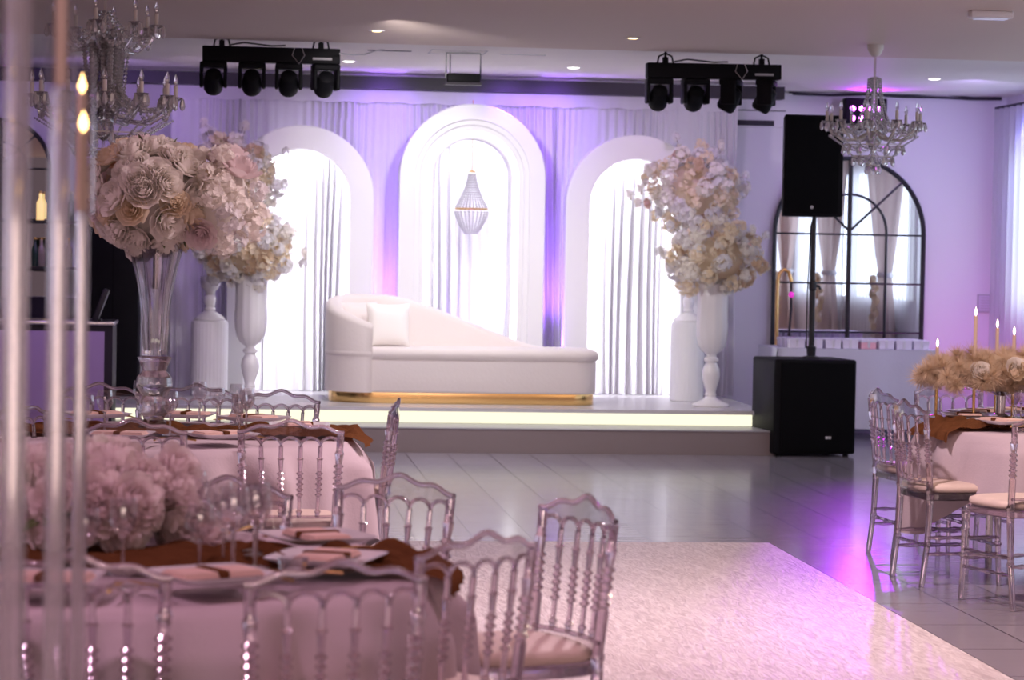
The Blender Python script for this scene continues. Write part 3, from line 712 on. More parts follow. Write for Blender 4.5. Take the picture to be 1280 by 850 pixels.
# ------------------------------------------------------------------ window drapes along the right wall
def tie_drape(y, label, z_tie=1.42):
    t = thing('tied_drape', label, 'curtain', (WX - .14, y, 0), 0, 'tied back drapes along the window wall')
    def f(u, v):
        z = .03 + 3.0 * v
        wt = .16 if z < z_tie else None
        d = abs(z - z_tie)
        w = .13 + (.55 * min(1, d / 1.5) ** .8 if z > z_tie else .28 * min(1, d / 1.0) ** .7)
        return (-.07 * sin(u * 2 * PI * 8) * (w / .6) - .03 * cos(u * 2 * PI * 3), (u - .5) * 2 * w, z)
    MB().grid(f, 120, 30).build('cloth', M['tan_drape'], t)
    MB().tube([(.06 * cos(a), .15 * sin(a), z_tie) for a in [2 * PI * k / 16 for k in range(16)]], .03, 8, closed=True).build('tie', M['drape'], t)
    rnd = random.Random(int(y * 10))
    mb = MB()
    for k in range(16): mb.sphere((-.12 + rnd.uniform(-.03, .03), rnd.uniform(-.07, .07), z_tie - .04 - k * .035), rnd.uniform(.03, .045), 6, 4)
    mb.build('garland', M['cream'], t)
for y, l in ((19.06, 'mauve tied drape nearest the sheer curtain, seen in the arched mirror'), (16.45, 'mauve tied drape seen in the middle of the arched mirror'), (14.1, 'mauve tied drape seen in the mirror behind the speaker pole'), (11.4, 'mauve tied drape seen at the mirror edge beside the gold stand')):
    tie_drape(y, l)
t = thing('sheer_curtain', 'sheer white curtain over the window in the far corner', 'curtain', (WX - .12, 21.4, .05))
def f(u, v): y = -1.35 + 2.75 * u; return (.03 * sin(y * 40 + 1.5 * sin(y * 4)), y, 2.98 * v)
MB().grid(f, 260, 8).build('cloth', M['sheer'], t)
MB().tube([(0, -1.4, 2.99), (0, 1.45, 2.99)], .014, 8).build('rod', M['dark'], t)

for y0, y1, l in ((16.9, 19.8, 'sheer curtain behind the mauve drape nearest the corner, seen in the arched mirror'), (14.0, 16.8, 'sheer curtain between mauve drapes, seen in the middle of the arched mirror'), (11.0, 13.9, 'sheer curtain behind the farthest mirrored drape')):
    t = thing('sheer_curtain', l, 'curtain', (WX - .05, (y0 + y1) / 2, .05), 0)
    MB().grid(lambda u, v: (.02 * sin(u * (y1 - y0) * 40), (u - .5) * (y1 - y0), 2.98 * v), 160, 2).build('cloth', M['sheer'], t)

# ------------------------------------------------------------------ left back: black cabinet, bar counter, shelf
Yb = 21.0
a = at_Y(110, 300, Yb); c = at_Y(171, 500, Yb)
t = thing('black_cabinet', 'tall black cabinet between the bar counter and the pale drape', 'cabinet', ((a.x + c.x) / 2, Yb + .3, 0))
hw = (c.x - a.x) / 2; hh = at_Y(140, 235, Yb).z
MB().bbox(-hw, hw, -.3, .3, 0, hh, .01).build('cabinet_body', M['black'], t)
MB().box(-.004, .004, -.302, -.298, .05, hh - .03).build('door_gap', M['grille'], t, smooth=False)
Yc = 18.6
a = at_Y(-60, 402, Yc); c = at_Y(141, 402, Yc)
t = thing('bar_counter', 'bar counter with lilac front panel and dark frame behind the glass tubes', 'counter', ((a.x + c.x) / 2, Yc + .3, 0))
hw = (c.x - a.x) / 2; hh = at_Y(141, 402, Yc).z
MB().box(-hw, hw, -.3, .3, .0, hh - .03).build('counter_body', M['dark'], t, smooth=False)
MB().bbox(-hw - .01, hw + .012, -.32, .32, hh - .03, hh, .006).build('worktop', M['steel'], t)
MB().box(-hw + .06, hw - .06, -.306, -.3, .08, hh - .075).build('front_panel', M['panel_lilac'], t, smooth=False)
cxb = (a.x + c.x) / 2
def bottle(px, Y, Z, h, m, label, r=.035):
    X = at_Y(px, 300, Y).x
    t = thing('bottle', label, 'bottle', (X, Y, Z), 0, 'bottles behind the bar')
    MB().lathe([(.001, 0), (r, 0), (r, h * .6), (r * .4, h * .75), (r * .36, h * .95), (.001, h * .95)], 14).build('glass_body', m, t)
    MB().lathe([(.001, h * .93), (r * .45, h * .93), (r * .45, h), (.001, h)], 10).build('cap', M['gold'], t)
greenb = mat('bottle_green', (.02, .06, .04), .1); 
a = at_Y(118, 350, 19.0); 
t = thing('tilted_tablet', 'dark tilted till screen standing on the bar counter', 'screen', (at_Y(119, 380, Yc + .1).x, Yc + .1, hh))
MB().bbox(-.02, .02, -.12, .12, 0, .25, .006, Matrix.Rotation(.35, 4, 'Y')).build('screen', M['blackmetal'], t)
MB().bbox(-.05, .05, -.06, .06, 0, .015, .005).build('base', M['blackmetal'], t)
# back bar shelf unit
Ys = 22.6
a = at_Y(-30, 300, Ys); c = at_Y(108, 300, Ys)
t = thing('back_bar_shelf', 'dark two tier bottle shelf on the wall behind the bar', 'shelf', ((a.x + c.x) / 2, Ys + .14, 0))
hw = (c.x - a.x) / 2; z1 = at_Y(50, 333, Ys).z; z2 = at_Y(50, 275, Ys).z
for z in (z1, z2): MB().box(-hw, hw, -.14, .14, z - .03, z).build('shelf_board', M['blackmetal'], t, smooth=False)
MB().box(-hw, hw, -.14, .14, 0, at_Y(50, 372, Ys).z).build('back_cabinet', M['dark'], t, smooth=False)
for x in (-hw, hw - .03): MB().box(x, x + .03, -.14, .14, 0, z2 + .02).build('upright', M['blackmetal'], t, smooth=False)
for i, (px, z, m, lb) in enumerate(((50, z2, 'glass', 'amber bottle with lamp glow in its colour on the top shelf'), (44, z1, 'green', 'dark bottle on the lower shelf between the two wide tubes'), (52, z1, 'gold', 'gold topped bottle on the lower shelf'), (86, z1, 'gold', 'pale bottle on the lower shelf right by the candle tube'), (88, z2, 'green', 'dark bottle on the top shelf by the candle tube'))):
    bottle(px, Ys + .1, z, .26, dict(glass=mat('amber', (.9, .6, .25), .2, emit=(1, .7, .3), es=.9), green=greenb, gold=mat('pale_bottle', (.5, .45, .3), .15))[m], lb)  # amber bottle carries the glow of the warm shelf lamp in its colour

# ------------------------------------------------------------------ chairs
def baluster(h, r):
    P = [(r * .9, 0), (r * .9, .015), (r * 1.35, .022), (r * .75, .03), (r * .75, h * .26)]
    for k in range(5):
        z = h * .28 + k * h * .075; P += [(r * .75, z), (r * 1.5, z + h * .03), (r * .75, z + h * .06)]
    P += [(r * .8, h * .68), (r * 1.0, h * .80), (r * 1.4, h * .815), (r * .8, h * .83), (r * .8, h)]
    return P
def bend(x, z):
    """y of the back at (x, z): curved round the sitter and leaning away above the seat"""
    return -.205 + .9 * x * x - .10 * max(0, z - .46) - .02 * max(0, .25 - z)
def make_chair():
    t = thing('napoleon_chair', '', 'chair', (0, 0, 0), 0, 'clear napoleon chairs'); A = M['acrylic']; W = .185
    sp = W * 2 / 5
    def fl(z): return 1 + .10 * max(0, (z - .5)) / .4     # the back widens towards the crest
    def topz(x): u = abs(x) / W; return .862 + .034 * (cos(min(1, u) * PI) * .5 + .5) + .008 * cos(u * PI * 3)
    def botz(x):
        k = (x + W) / sp; f_ = k - math.floor(k); f_ = min(max(f_, 0), 1); return .800 + .034 * math.sqrt(max(0, 1 - (2 * f_ - 1) ** 2))
    mb = MB(); N = 100; lo = []
    for i in range(N + 1):
        x = -W - .012 + (2 * W + .024) * i / N; xc = max(-W + 1e-4, min(W - 1e-4, x)); zt, zb = topz(xc), botz(xc)
        y = bend(x, .85); lo.append([(x * fl(.85), y - .004, zb + .004), (x * fl(.85), y + .004, zb + .004), (x * fl(.85), y + .004, zt - .003), (x * fl(.85), y - .004, zt - .003)])
    panel = MB().loft(lo)
    mb.tube([(x * fl(.85), bend(x, .85), topz(min(W, abs(x)))) for x in [-W - .012 + (2 * W + .024) * i / 40 for i in range(41)]], .0085, 8)
    mb.tube([(x * fl(.8), bend(x, .82), botz(x)) for x in [-W + 2 * W * (i + .01) / 80.02 for i in range(81)]], .0065, 6)
    cr = mb.build('crest_rail', A, t, ang=.9); panel.build('crest_panel', M['thin_glass'], cr)
    mb = MB(); lo = []
    for i in range(41):
        x = -W + 2 * W * i / 40; k = (x + W) / sp; f_ = k - math.floor(k); zt = .515 - .012 * math.sqrt(max(0, 1 - (2 * min(f_, 1) - 1) ** 2)); y = bend(x, .5)
        lo.append([(x, y - .007, .462), (x, y + .007, .462), (x, y + .007, zt), (x, y - .007, zt)])
    panel = MB().loft(lo); mb.tube([(x, bend(x, .5), .51) for x in [-W + 2 * W * i / 20 for i in range(21)]], .0065, 6)
    cr = mb.build('lower_rail', A, t, ang=.9); panel.build('lower_panel', M['thin_glass'], cr)
    for k in range(1, 5):
        x = -W + sp * k; h = .292
        MB().lathe(baluster(h, .0102), 10, None, lambda p, x=x: ((x + p[0]) * fl(p[2] + .51), bend(x, p[2] + .51) + p[1], p[2] + .51)).build('spindle', A, t)
    P = [(.013, 0), (.0145, .02), (.015, .20), (.019, .205), (.019, .215), (.015, .22), (.0175, .40), (.018, .46), (.021, .465), (.021, .475), (.016, .485), (.0165, .60)]
    for k in range(5): z = .61 + k * .024; P += [(.012, z), (.0205, z + .010), (.012, z + .02)]
    P += [(.013, .735), (.016, .76), (.018, .77), (.013, .78), (.0135, .80), (.0135, .845)]
    for s_ in (-1, 1):
        MB().lathe(P, 12, None, lambda p, s_=s_: ((s_ * W + p[0]) * fl(p[2]) - s_ * 0, bend(W, p[2]) + p[1] - .03 * max(0, 1 - p[2] / .46) ** 2, p[2])).build('leg', A, t)
    Q = [(.011, 0), (.013, .02), (.014, .2), (.018, .205), (.018, .215), (.014, .22), (.018, .33), (.021, .345), (.015, .36), (.022, .40), (.022, .42), (.001, .425)]
    for s_ in (-1, 1):
        MB().lathe(Q, 12, None, lambda p, s_=s_: (s_ * .18 + p[0] + s_ * .012 * (1 - p[2] / .42), .185 + p[1] + .012 * (1 - p[2] / .42), p[2])).build('leg', A, t)
    def st_(p0, p1, r=.008):
        p0, p1 = Vector(p0), Vector(p1); n = 12; rs = [r * (1 + .45 * (k in (2, 6, 10))) for k in range(n + 1)]
        return MB().tube([p0.lerp(p1, k / n) for k in range(n + 1)], rs, 8)
    yb = bend(W, .2) - .008
    for s_ in (-1, 1):
        for z in (.16, .24): st_((s_ * .186, yb, z), (s_ * .186, .19, z)).build('stretcher', A, t)
    for z in (.20,): st_((-.18, .19, z), (.18, .19, z)).build('stretcher', A, t); st_((-.185, yb, z), (.185, yb, z)).build('stretcher', A, t)
    def sq(r, z, n=40, e=5):
        o = []
        for k in range(n):
            a = 2 * PI * k / n; c, s_ = cos(a), sin(a); q = (abs(c) ** e + abs(s_) ** e) ** (-1 / e); o.append((c * q * r, .005 + s_ * q * r * 1.0, z))
        return o
    MB().loft([sq(.198, .422), sq(.205, .428), sq(.205, .452), sq(.20, .458)]).build('seat', A, t)
    MB().loft([sq(.175, .459), sq(.198, .462, e=4), sq(.206, .475, e=4), sq(.203, .49, e=4), sq(.18, .502, e=3.5), sq(.10, .507, e=3), sq(.02, .508, e=2)]).build('cushion', M['cushion'], t, ang=1.5)
    return t
proto_chair = make_chair(); used = False
FLUSH = dict()
def chair(px, py, phi, label, group):
    global used
    t = copy_tree(proto_chair) if used else proto_chair; used = True
    rz = math.radians(phi - 6.3); q = at_z(px, py, .90); off = Vector((0, -.245, 0)); off.rotate(Matrix.Rotation(rz, 3, 'Z'))
    t.location = (q.x - off.x, q.y - off.y, 0); t.rotation_euler = (0, 0, rz)
    tag(t, label, 'chair', group); return t
G1, G2, G3 = 'clear chairs around the near table', 'clear chairs around the farther table', 'clear chairs around the table by the windows'
chair(427, 704, 22, 'clear acrylic chair with its back to the viewer against the near tablecloth', G1)
chair(609, 668, 47, 'clear acrylic chair on the white carpet between the near table and the outermost chair', G1)
chair(735, 622, 119, 'outermost clear acrylic chair standing alone on the white carpet, seen obliquely', G1)
chair(500, 595, 152, 'clear acrylic chair across the near table, its back before the pale tiles', G1)
chair(285, 598, 168, 'clear acrylic chair behind the wine glasses of the near table', G1)
chair(93, 696, -6, 'clear acrylic chair below the rose bowl, behind the tall glass tubes', G1)
chair(364, 527, 6, 'clear acrylic chair with back to the viewer in front of the farther table', G2)
chair(166, 526, -6, 'clear acrylic chair in front of the farther table, above the rose bowl', G2)
chair(246, 482, 176, 'clear acrylic chair behind the farther table just beside the crystal vase', G2)
chair(352, 489, 163, 'clear acrylic chair behind the farther table below the tall white urn', G2)
chair(124, 480, 190, 'clear acrylic chair behind the farther table before the bar counter', G2)
chair(499, 500, 91, 'clear acrylic chair seen edge on at the end of the farther table', G2)
chair(20, 505, -110, 'clear acrylic chair at the far end of the farther table, behind the widest tubes', G2)
chair(1097, 487, -78, 'clear acrylic chair beside the purple floor glow, farther of the two side by side', G3)
chair(1130, 501, -76, 'clear acrylic chair by the purple floor glow, nearer of the two side by side', G3)
chair(1183, 480, 197, 'clear acrylic chair behind the feathery centrepiece table, facing the camera', G3)
chair(1320, 519, 24, 'clear acrylic chair cut by the picture edge, front of the window side table', G3)

# ------------------------------------------------------------------ tables
TZ = .75
def round_table(px, py, wh, seed, hem=.30, phase=0., ripple=1.):
    q = at_z(px, py, TZ); R_ = .9
    t = thing('round_table', 'round banquet table under the cloth, ' + wh, 'table', (q.x, q.y, 0), 0, 'round banquet tables')
    MB().lathe([(.001, TZ - .035), (R_ - .01, TZ - .035), (R_, TZ - .03), (R_, TZ - .012), (R_ - .01, TZ - .008), (.001, TZ - .008)], 64).build('tabletop', M['white'], t)
    for k in range(4):
        a = k * PI / 2 + .25 + seed
        mb = MB(); mb.tube([(.58 * cos(a), .58 * sin(a), 0), (.58 * cos(a), .58 * sin(a), TZ - .04)], .019, 10); mb.build('leg', M['steel'], t)
    mb = MB()
    def f(u, v):
        a = 2 * PI * u
        if v < .25: r = R_ * (v / .25); return (r * cos(a), r * sin(a), TZ - .004)
        w = (v - .25) / .75; hz = hem + .10 * cos(4 * (a - phase)) + .03 * sin(7 * a)
        fold = (sin(a * 13 + 1.7 * sin(a * 3 + seed)) + .6 * sin(a * 22 + seed)) * .045 * min(1, w * 4) * ripple
        r = R_ + .012 * min(1, w * 12) + .05 * w ** 1.2 + fold + .055 * min(1, w * 4) * ripple
        return (r * cos(a), r * sin(a), TZ - .004 - (TZ - hz) * w ** 1.02 if w > .03 else TZ - .004 - w * .3)
    mb.grid(f, 300, 28)
    c = mb.build('tablecloth', M['cloth'], None, q * Vector((1, 1, 0)).length / q.length if False else (q.x, q.y, 0), ang=1.3)
    tag(c, 'dusky pink cloth draped over the round table, ' + wh, 'tablecloth', 'round tablecloths'); return t, Vector((q.x, q.y, TZ))
tN, cN = round_table(112, 705, 'nearest, with the rose bowl', 1.3, .25, .4, .9)
tF, cF = round_table(190, 543, 'farther, with the crystal vase', 4.1, .25, 1.1)
tR, cR = round_table(1372, 534.5, 'window side, with the feathery centrepiece', 2.2, .30, PI + .75 - .05, .55)

WLAB = {'N': 'nearest round table', 'F': 'farther round table', 'R': 'window side round table'}
def runner(C, ang, L, W_, name, label, seed):
    """gauze runner crumpled along the table with its ends hanging over the edge"""
    mb = MB(); T = Matrix.Rotation(ang, 4, 'Z'); d = Vector((cos(ang), sin(ang)))
    def f(u, v):
        x = (u - .5) * 2 * L; e = .925; ax = abs(x); wv = W_ * (1 + .25 * noise.noise(Vector((x * 2, seed, 0))))
        y = (v - .5) * wv + .08 * noise.noise(Vector((x * 1.4, seed + 5, 0)))
        edge = math.sqrt(max(0, e * e - y * y)); z = TZ + .006 + .06 * abs(noise.noise(Vector((x * 7, y * 26, seed)))) + .012 * abs(sin(y * 60 + 3 * noise.noise(Vector((x * 5, 0, seed)))))
        if ax > edge:
            dr = ax - edge; k = min(dr, .04); z = TZ + .012 - (dr - k * .5); ax = edge + k + .05 * min(1, dr / .2) + .02 * abs(sin(y * 40 + dr * 8))
        return (math.copysign(ax, x), y, z)
    mb.grid(f, 110, 36)
    return tag(mb.build(name, M['rust'], None, (C.x, C.y, 0), ang, ang=1.5), label, 'table runner', 'rust gauze runners')
runner(cN, -.12, .98, .42, 'table_runner', 'rust brown gauze runner across the nearest table beside the rose bowl', 1.)
runner(cF, -.10, .97, .38, 'table_runner', 'rust brown gauze runner across the farther table under the crystal vase', 4.)
runner(cR, .2, .99, .40, 'table_runner', 'rust brown gauze runner hanging over the edge of the window side table', 9.)

# place settings
def plate_proto():
    t = thing('square_plate', '', 'plate', (0, 0, 0))
    def sqr(r, z, n=48, e=9):
        o = []
        for k in range(n):
            a = 2 * PI * (k + .5) / n; c, s_ = cos(a), sin(a); q = (abs(c) ** e + abs(s_) ** e) ** (-1 / e); o.append((c * q * r, s_ * q * r, z))
        return o
    MB().loft([sqr(.09, 0), sqr(.10, .002), sqr(.135, .018), sqr(.137, .021), sqr(.134, .021), sqr(.10, .007), sqr(.02, .006)]).build('dish', M['plate'], t, ang=1.)
    return t
def napkin_proto():
    t = thing('folded_napkin', '', 'napkin', (0, 0, 0))
    mb = MB()
    for k in range(3): mb.bbox(-.115 + k * .006, .115 - k * .004, -.06 + k * .004, .06 - k * .003, k * .005, k * .005 + .0055, .002)
    mb.build('cloth_fold', M['napkin'], t)
    MB().bbox(-.014, .014, -.0625, .0625, .0, .019, .004).build('ribbon', M['rust'], t, smooth=False)
    return t
def cutlery_proto(kind):
    t = thing(kind, '', 'cutlery', (0, 0, 0))
    MB().tube([(0, -.10, .004), (0, -.04, .005), (0, .02, .004)], [.0045, .0055, .003], 8).build('handle', M['gold'], t)
    if kind == 'fork':
        mb = MB().box(-.011, .011, .02, .045, .002, .005)
        for k in range(4): mb.box(-.011 + k * .0063, -.0085 + k * .0063, .045, .09, .002, .005)
    else: mb = MB().loft([[(-.004, .02, .001), (.006, .02, .001), (.006, .02, .005), (-.004, .02, .005)], [(-.004, .09, .001), (.010, .09, .001), (.010, .09, .004), (-.004, .09, .004)], [(-.004, .115, .001), (.001, .112, .001), (.001, .112, .003), (-.004, .115, .003)]])
    mb.build('tines' if kind == 'fork' else 'blade', M['gold'], t); return t
def glass_proto(name, h, rb, hb):
    t = thing(name, '', 'glass', (0, 0, 0))
    s_ = h - hb
    MB().lathe([(.001, 0), (.034, 0), (.034, .003), (.008, .008), (.001, .008)], 24).build('foot', M['crystal'], t)
    MB().lathe([(.006, .006), (.0045, .02), (.0045, s_ - .005), (.009, s_)], 12).build('stem', M['crystal'], t)
    MB().lathe([(.006, s_), (rb * .6, s_ + hb * .12), (rb, s_ + hb * .42), (rb * .96, s_ + hb * .75), (rb * .86, h), (rb * .86 - .002, h), (rb * .96 - .002, s_ + hb * .75), (rb - .002, s_ + hb * .42), (rb * .6, s_ + hb * .14), (.002, s_ + .006)], 24).build('bowl', M['thin_glass'], t)
    return t
pp_, np_, fk, kn = plate_proto(), napkin_proto(), cutlery_proto('fork'), cutlery_proto('knife')
wg, wt = glass_proto('wine_glass', .19, .036, .095), glass_proto('water_glass', .165, .038, .09)
first = {}
def put(p, X, Y, Z, rz, label, group):
    if p.name not in first: first[p.name] = 1; o = p
    else: o = copy_tree(p)
    o.location = (X, Y, Z); o.rotation_euler = (0, 0, rz); tag(o, label, None, group); return o
def setting(C, ang, where, tw, glasses=True, r=.66):
    """place setting at the angle of the table's edge; ang measured in the world"""
    d = Vector((cos(ang), sin(ang))); s_ = Vector((-d.y, d.x)); rz = ang + PI / 2
    P = Vector((C.x, C.y)) + d * r
    put(pp_, P.x, P.y, TZ + .035, rz, 'square white plate ' + where, 'square plates on the ' + tw)
    put(np_, P.x, P.y, TZ + .046, rz, 'folded pink napkin with rust ribbon ' + where, 'folded napkins on the ' + tw)
    q = P + s_ * .17; put(fk, q.x, q.y, TZ + .03, rz, 'gold fork ' + where, 'gold forks on the ' + tw)
    q = P - s_ * .17; put(kn, q.x, q.y, TZ + .03, rz, 'gold knife ' + where, 'gold knives on the ' + tw)
    if glasses:
        q = Vector((C.x, C.y)) + d * (r - .24) - s_ * .12; put(wg, q.x, q.y, TZ + .03, 0, 'clear stemmed wine glass ' + where, 'wine glasses on the ' + tw)
        q = Vector((C.x, C.y)) + d * (r - .27) - s_ * .21; put(wt, q.x, q.y, TZ + .03, 0, 'clear stemmed water glass ' + where, 'water glasses on the ' + tw)
rad = math.radians
for C, tw, L_ in ((cN, 'nearest table', ((-60, 'before the chair against the near tablecloth'), (-20, 'before the chair on the white carpet'), (22, 'before the chair with the pale tiles behind it'), (68, 'before the chair behind the glasses'), (-96, 'below the rose bowl, behind the tubes'), (120, 'beyond the rose bowl'))),
                  (cF, 'farther table', ((-62, 'before the back turned chair of the farther table'), (-100, 'before the chair above the rose bowl'), (78, 'beside the crystal vase before the chair behind it'), (46, 'below the tall white urn'), (0, 'beside the edge on chair'), (115, 'towards the bar counter'))),
                  (cR, 'window side table', ((170, 'before the nearer chair of the glowing pair'), (140, 'before the farther chair of the glowing pair'), (205, 'beside the chair cut by the picture edge'), (110, 'before the chair facing the camera')))):
    for a, w in L_: setting(C, rad(a), w, tw)

# votives and a pair of water glasses forming the near group at (290,660)
q = at_z(291, 725, TZ + .02)
for dx, dy, l in ((0, 0, 'front of the cluster over the runner'), (.055, .10, 'behind the front one over the runner')):
    o = copy_tree(wg); o.location = (q.x + dx, q.y + dy, TZ + .035); tag(o, 'large clear wine glass, ' + l, 'glass', 'wine glass cluster beside the roses'); o.scale = (1.15, 1.15, 1.15)
q = at_z(366, 712, TZ + .05)
mb = MB()
vt = thing('glass_votive', 'small faceted glass votive glinting on the runner of the nearest table', 'candle holder', (q.x, q.y, TZ + .03))
MB().lathe([(.001, 0), (.028, 0), (.038, .05), (.034, .05), (.025, .01), (.001, .01)], 8).build('cup', M['crystal'], vt, smooth=False)
MB().lathe([(.001, .01), (.022, .01), (.022, .022), (.001, .022)], 12).build('tealight', M['white'], vt)

# rose bowl on the nearest table
q = Vector((at_z(112, 700, TZ).x, cN.y + .02, TZ))
q = at_z(112, 690, TZ)
t = thing('rose_bowl', 'low bowl of large pale pink roses on the nearest table', 'flowers', (q.x, q.y, TZ + .03))
MB().lathe([(.001, 0), (.10, 0), (.10, .008), (.03, .02), (.03, .035), (.15, .06), (.22, .13), (.215, .13), (.15, .07), (.001, .06)], 40).build('glass_bowl', M['crystal'], t)
MB().sphere((0, 0, .10), 1, 12, 8, (.17, .17, .08)).build('foam_core', M['pinkwhite'], t)
RB = [rose_mesh('big_rose_%d' % j, M[k], 50 + j, .135, .7, 2) for j, k in enumerate(('pinkwhite', 'pinkwhite', 'ivory', 'blush'))]
dense_scatter(t, (-.02, 0, .10), (.26, .26, .14), 54, [RB[0], RB[1], RB[0], RB[1], RB[2]], 'rose', 5, .85, 1.15, zmin=-.35, core=.9)
for (px, py, s_) in ((222, 586, .85), (226, 640, .9), (262, 668, .7), (215, 675, .9)):
    w = at_Y(px, py, q.y + .0); o = ob('rose', RB[1], t, w - t.location, (.6, .9, 0)); o.scale = (s_ * 1.2,) * 3
    MB().tube([tuple(w - t.location), tuple((w - t.location) * .5 + Vector((0, 0, .05)))], .004, 5).build('stem', M['leaf'], t)
mb = MB()
rnd = random.Random(9)
for k in range(14):
    a = rnd.random() * 2 * PI; T = Matrix.Translation((.24 * cos(a), .24 * sin(a), .09)) @ Matrix.Rotation(a, 4, 'Z') @ Matrix.Rotation(rnd.uniform(-.3, .6), 4, 'Y')
    mb.grid(lambda u, v: (.11 * v, (u - .5) * .05 * sin(PI * min(.98, v + .08)), .01 * sin(v * 3)), 2, 5, T)
mb.build('leaves', M['leaf'], t)

# crystal vase with rose ball on the farther table
q = at_z(192, 543, TZ); V0 = Vector((q.x, q.y, TZ + .008))
t = thing('crystal_vase', 'tall clear crystal trumpet vase holding the rose ball', 'vase', V0)
base = [(.001, 0), (.085, 0), (.088, .01), (.06, .035), (.045, .06), (.05, .075), (.075, .10), (.08, .13), (.06, .155), (.045, .165), (.06, .175), (.082, .21), (.078, .25), (.052, .28), (.06, .30), (.072, .33), (.078, .34), (.06, .345), (.001, .345)]
MB().lathe(base, 32).build('stacked_stem', M['crystal'], t)
zt = at_Y(192, 305, q.y).z - V0.z; seg = 48
prf = [(.055, .35), (.055, .40), (.060, .47), (.058, .52), (.070, .62), (.088, .72), (.108, .80), (.12, zt), (.117, zt), (.104, .80), (.084, .72), (.066, .62), (.052, .52), (.05, .47), (.045, .40), (.04, .37)]
mb = MB(); mb.loft([[(r * (1 + .05 * cos(k * PI / 2)) * cos(2 * PI * k / seg), r * (1 + .05 * cos(k * PI / 2)) * sin(2 * PI * k / seg), z) for k in range(seg)] for r, z in prf]); mb.build('trumpet', M['crystal'], t)
c = at_Y(190, 245, q.y); T0 = V0 + Vector((0, 0, zt))
t = thing('rose_ball', 'large ball of cream and blush roses on top of the crystal vase', 'flowers', T0)
cc = c - T0
mb = MB(); mb.sphere((cc.x, 0, cc.z), 1, 14, 10, (.21, .21, .20)); mb.tube([(0, 0, -.2), (0, 0, .1)], .012, 6)
mb.build('foam_core', M['ivory'], t)
dense_scatter(t, (cc.x - .01, 0, cc.z), (.255, .245, .235), 78, R['cream'] * 3 + R['ivory'] * 8 + [R['blush'][0]] + R['pinkwhite'] + [R['apricot'][0]], 'rose', 31, .75, 1.2, core=.93)
c2 = at_Y(272, 250, q.y) - T0
MB().sphere((c2.x, 0, c2.z), 1, 12, 8, (.14, .16, .17)).build('foam_core', M['ivory'], t)
dense_scatter(t, (c2.x, 0, c2.z), (.19, .20, .21), 34, CL['ivory'] * 3 + CL['snow'] + [R['pinkwhite'][0]], 'blossom', 37, .8, 1.25, core=.9)
mb = MB(); rnd = random.Random(4)
for k in range(12):
    d = Vector((rnd.gauss(0, 1), rnd.gauss(0, 1) - .5, rnd.gauss(0, 1))).normalized(); P = Vector((cc.x, 0, cc.z)) + d * .22
    T = Matrix.Translation(P) @ d.to_track_quat('X', 'Z').to_matrix().to_4x4()
    mb.grid(lambda u, v: (.07 * v, (u - .5) * .035 * sin(PI * min(.98, v + .08)), .01 * sin(v * 3)), 2, 4, T)
mb.build('leaves', M['leaf'], t)

# feathery centrepiece on the window side table
q = at_z(1255, 520, TZ); q = Vector((q.x, cR.y + .15, TZ + .03))
c = at_Y(1252, 455, q.y)
t = thing('feather_centrepiece', 'wide low centrepiece of beige feathery plumes and roses by the window wall', 'flowers', (c.x, q.y, TZ + .03))
MB().lathe([(.001, 0), (.07, 0), (.07, .01), (.025, .03), (.025, .12), (.12, .16), (.14, .2), (.13, .2), (.001, .17)], 32).build('footed_bowl', M['steel'], t)
h0 = c.z - TZ - .03
def plume_mesh(seed):
    rnd = random.Random(seed); mb = MB(); L_ = .075
    for k in range(420):
        d = Vector((rnd.gauss(0, 1), rnd.gauss(0, 1), rnd.gauss(0, 1))).normalized(); ln = L_ * rnd.uniform(.55, 1.15)
        side = d.orthogonal().normalized(); w_ = d.cross(side) * .0010; c1 = side * ln * rnd.uniform(-.25, .25)
        p0 = d * .01; p1 = d * ln * .55 + c1 * .3; p2 = d * ln + c1
        mb.add([p0 - w_, p0 + w_, p1 + w_, p1 - w_, p2], [(0, 1, 2, 3), (3, 2, 4)])
    return mb.mesh('plume', M['plume'], False)
PM = [plume_mesh(k) for k in range(3)]
MB().sphere((.03, 0, h0 - .05), 1, 14, 8, (.30, .22, .10)).build('foam_core', M['plume'], t)
dense_scatter(t, (-.03, 0, h0 - .06), (.38, .25, .11), 96, PM, 'plume', 77, .7, 1.15, zmin=-.5, core=.8)
rnd = random.Random(3)
for k in range(9):
    a = rnd.uniform(PI * 1.0, 2 * PI); w = (.27 * cos(a), .24 * sin(a) - .06, h0 + rnd.uniform(-.09, .02))
    o = ob('rose', rnd.choice(R['cream'] + R['ivory']), t, w, (1.25, 0, rnd.uniform(-.5, .5))); o.scale = (.6, .6, .6)
for (px, py, dy, lab) in ((1220, 388, -.05, 'tallest lit taper candle rising behind the feathery centrepiece'), (1247, 403, .1, 'lit taper candle at the middle of the feathery centrepiece'), (1268, 412, 0, 'lit taper candle of the centrepiece nearest the picture edge'), (1172, 427, .16, 'short lit candle at the plume end of the centrepiece')):
    w = at_Y(px, py, q.y + dy); t = thing('taper_candle', lab, 'candle', (w.x, w.y, TZ + .03), 0, 'lit candles on the window side table'); h = w.z - TZ - .03
    MB().lathe([(.001, 0), (.035, 0), (.035, .006), (.008, .012), (.008, max(.03, h * .4)), (.018, max(.035, h * .42)), (.001, max(.035, h * .42))], 14).build('holder', M['gold'], t)
    MB().lathe([(.001, max(.035, h * .42)), (.0105, max(.035, h * .42)), (.0095, h - .03), (.001, h - .028)], 12).build('wax', M['wax'], t)
    MB().lathe([(.001, -.018), (.006, -.008), (.0075, .002), (.004, .016), (.0005, .028)], 10, Matrix.Translation((0, 0, h - .01))).build('flame', M['flame_small'], t)

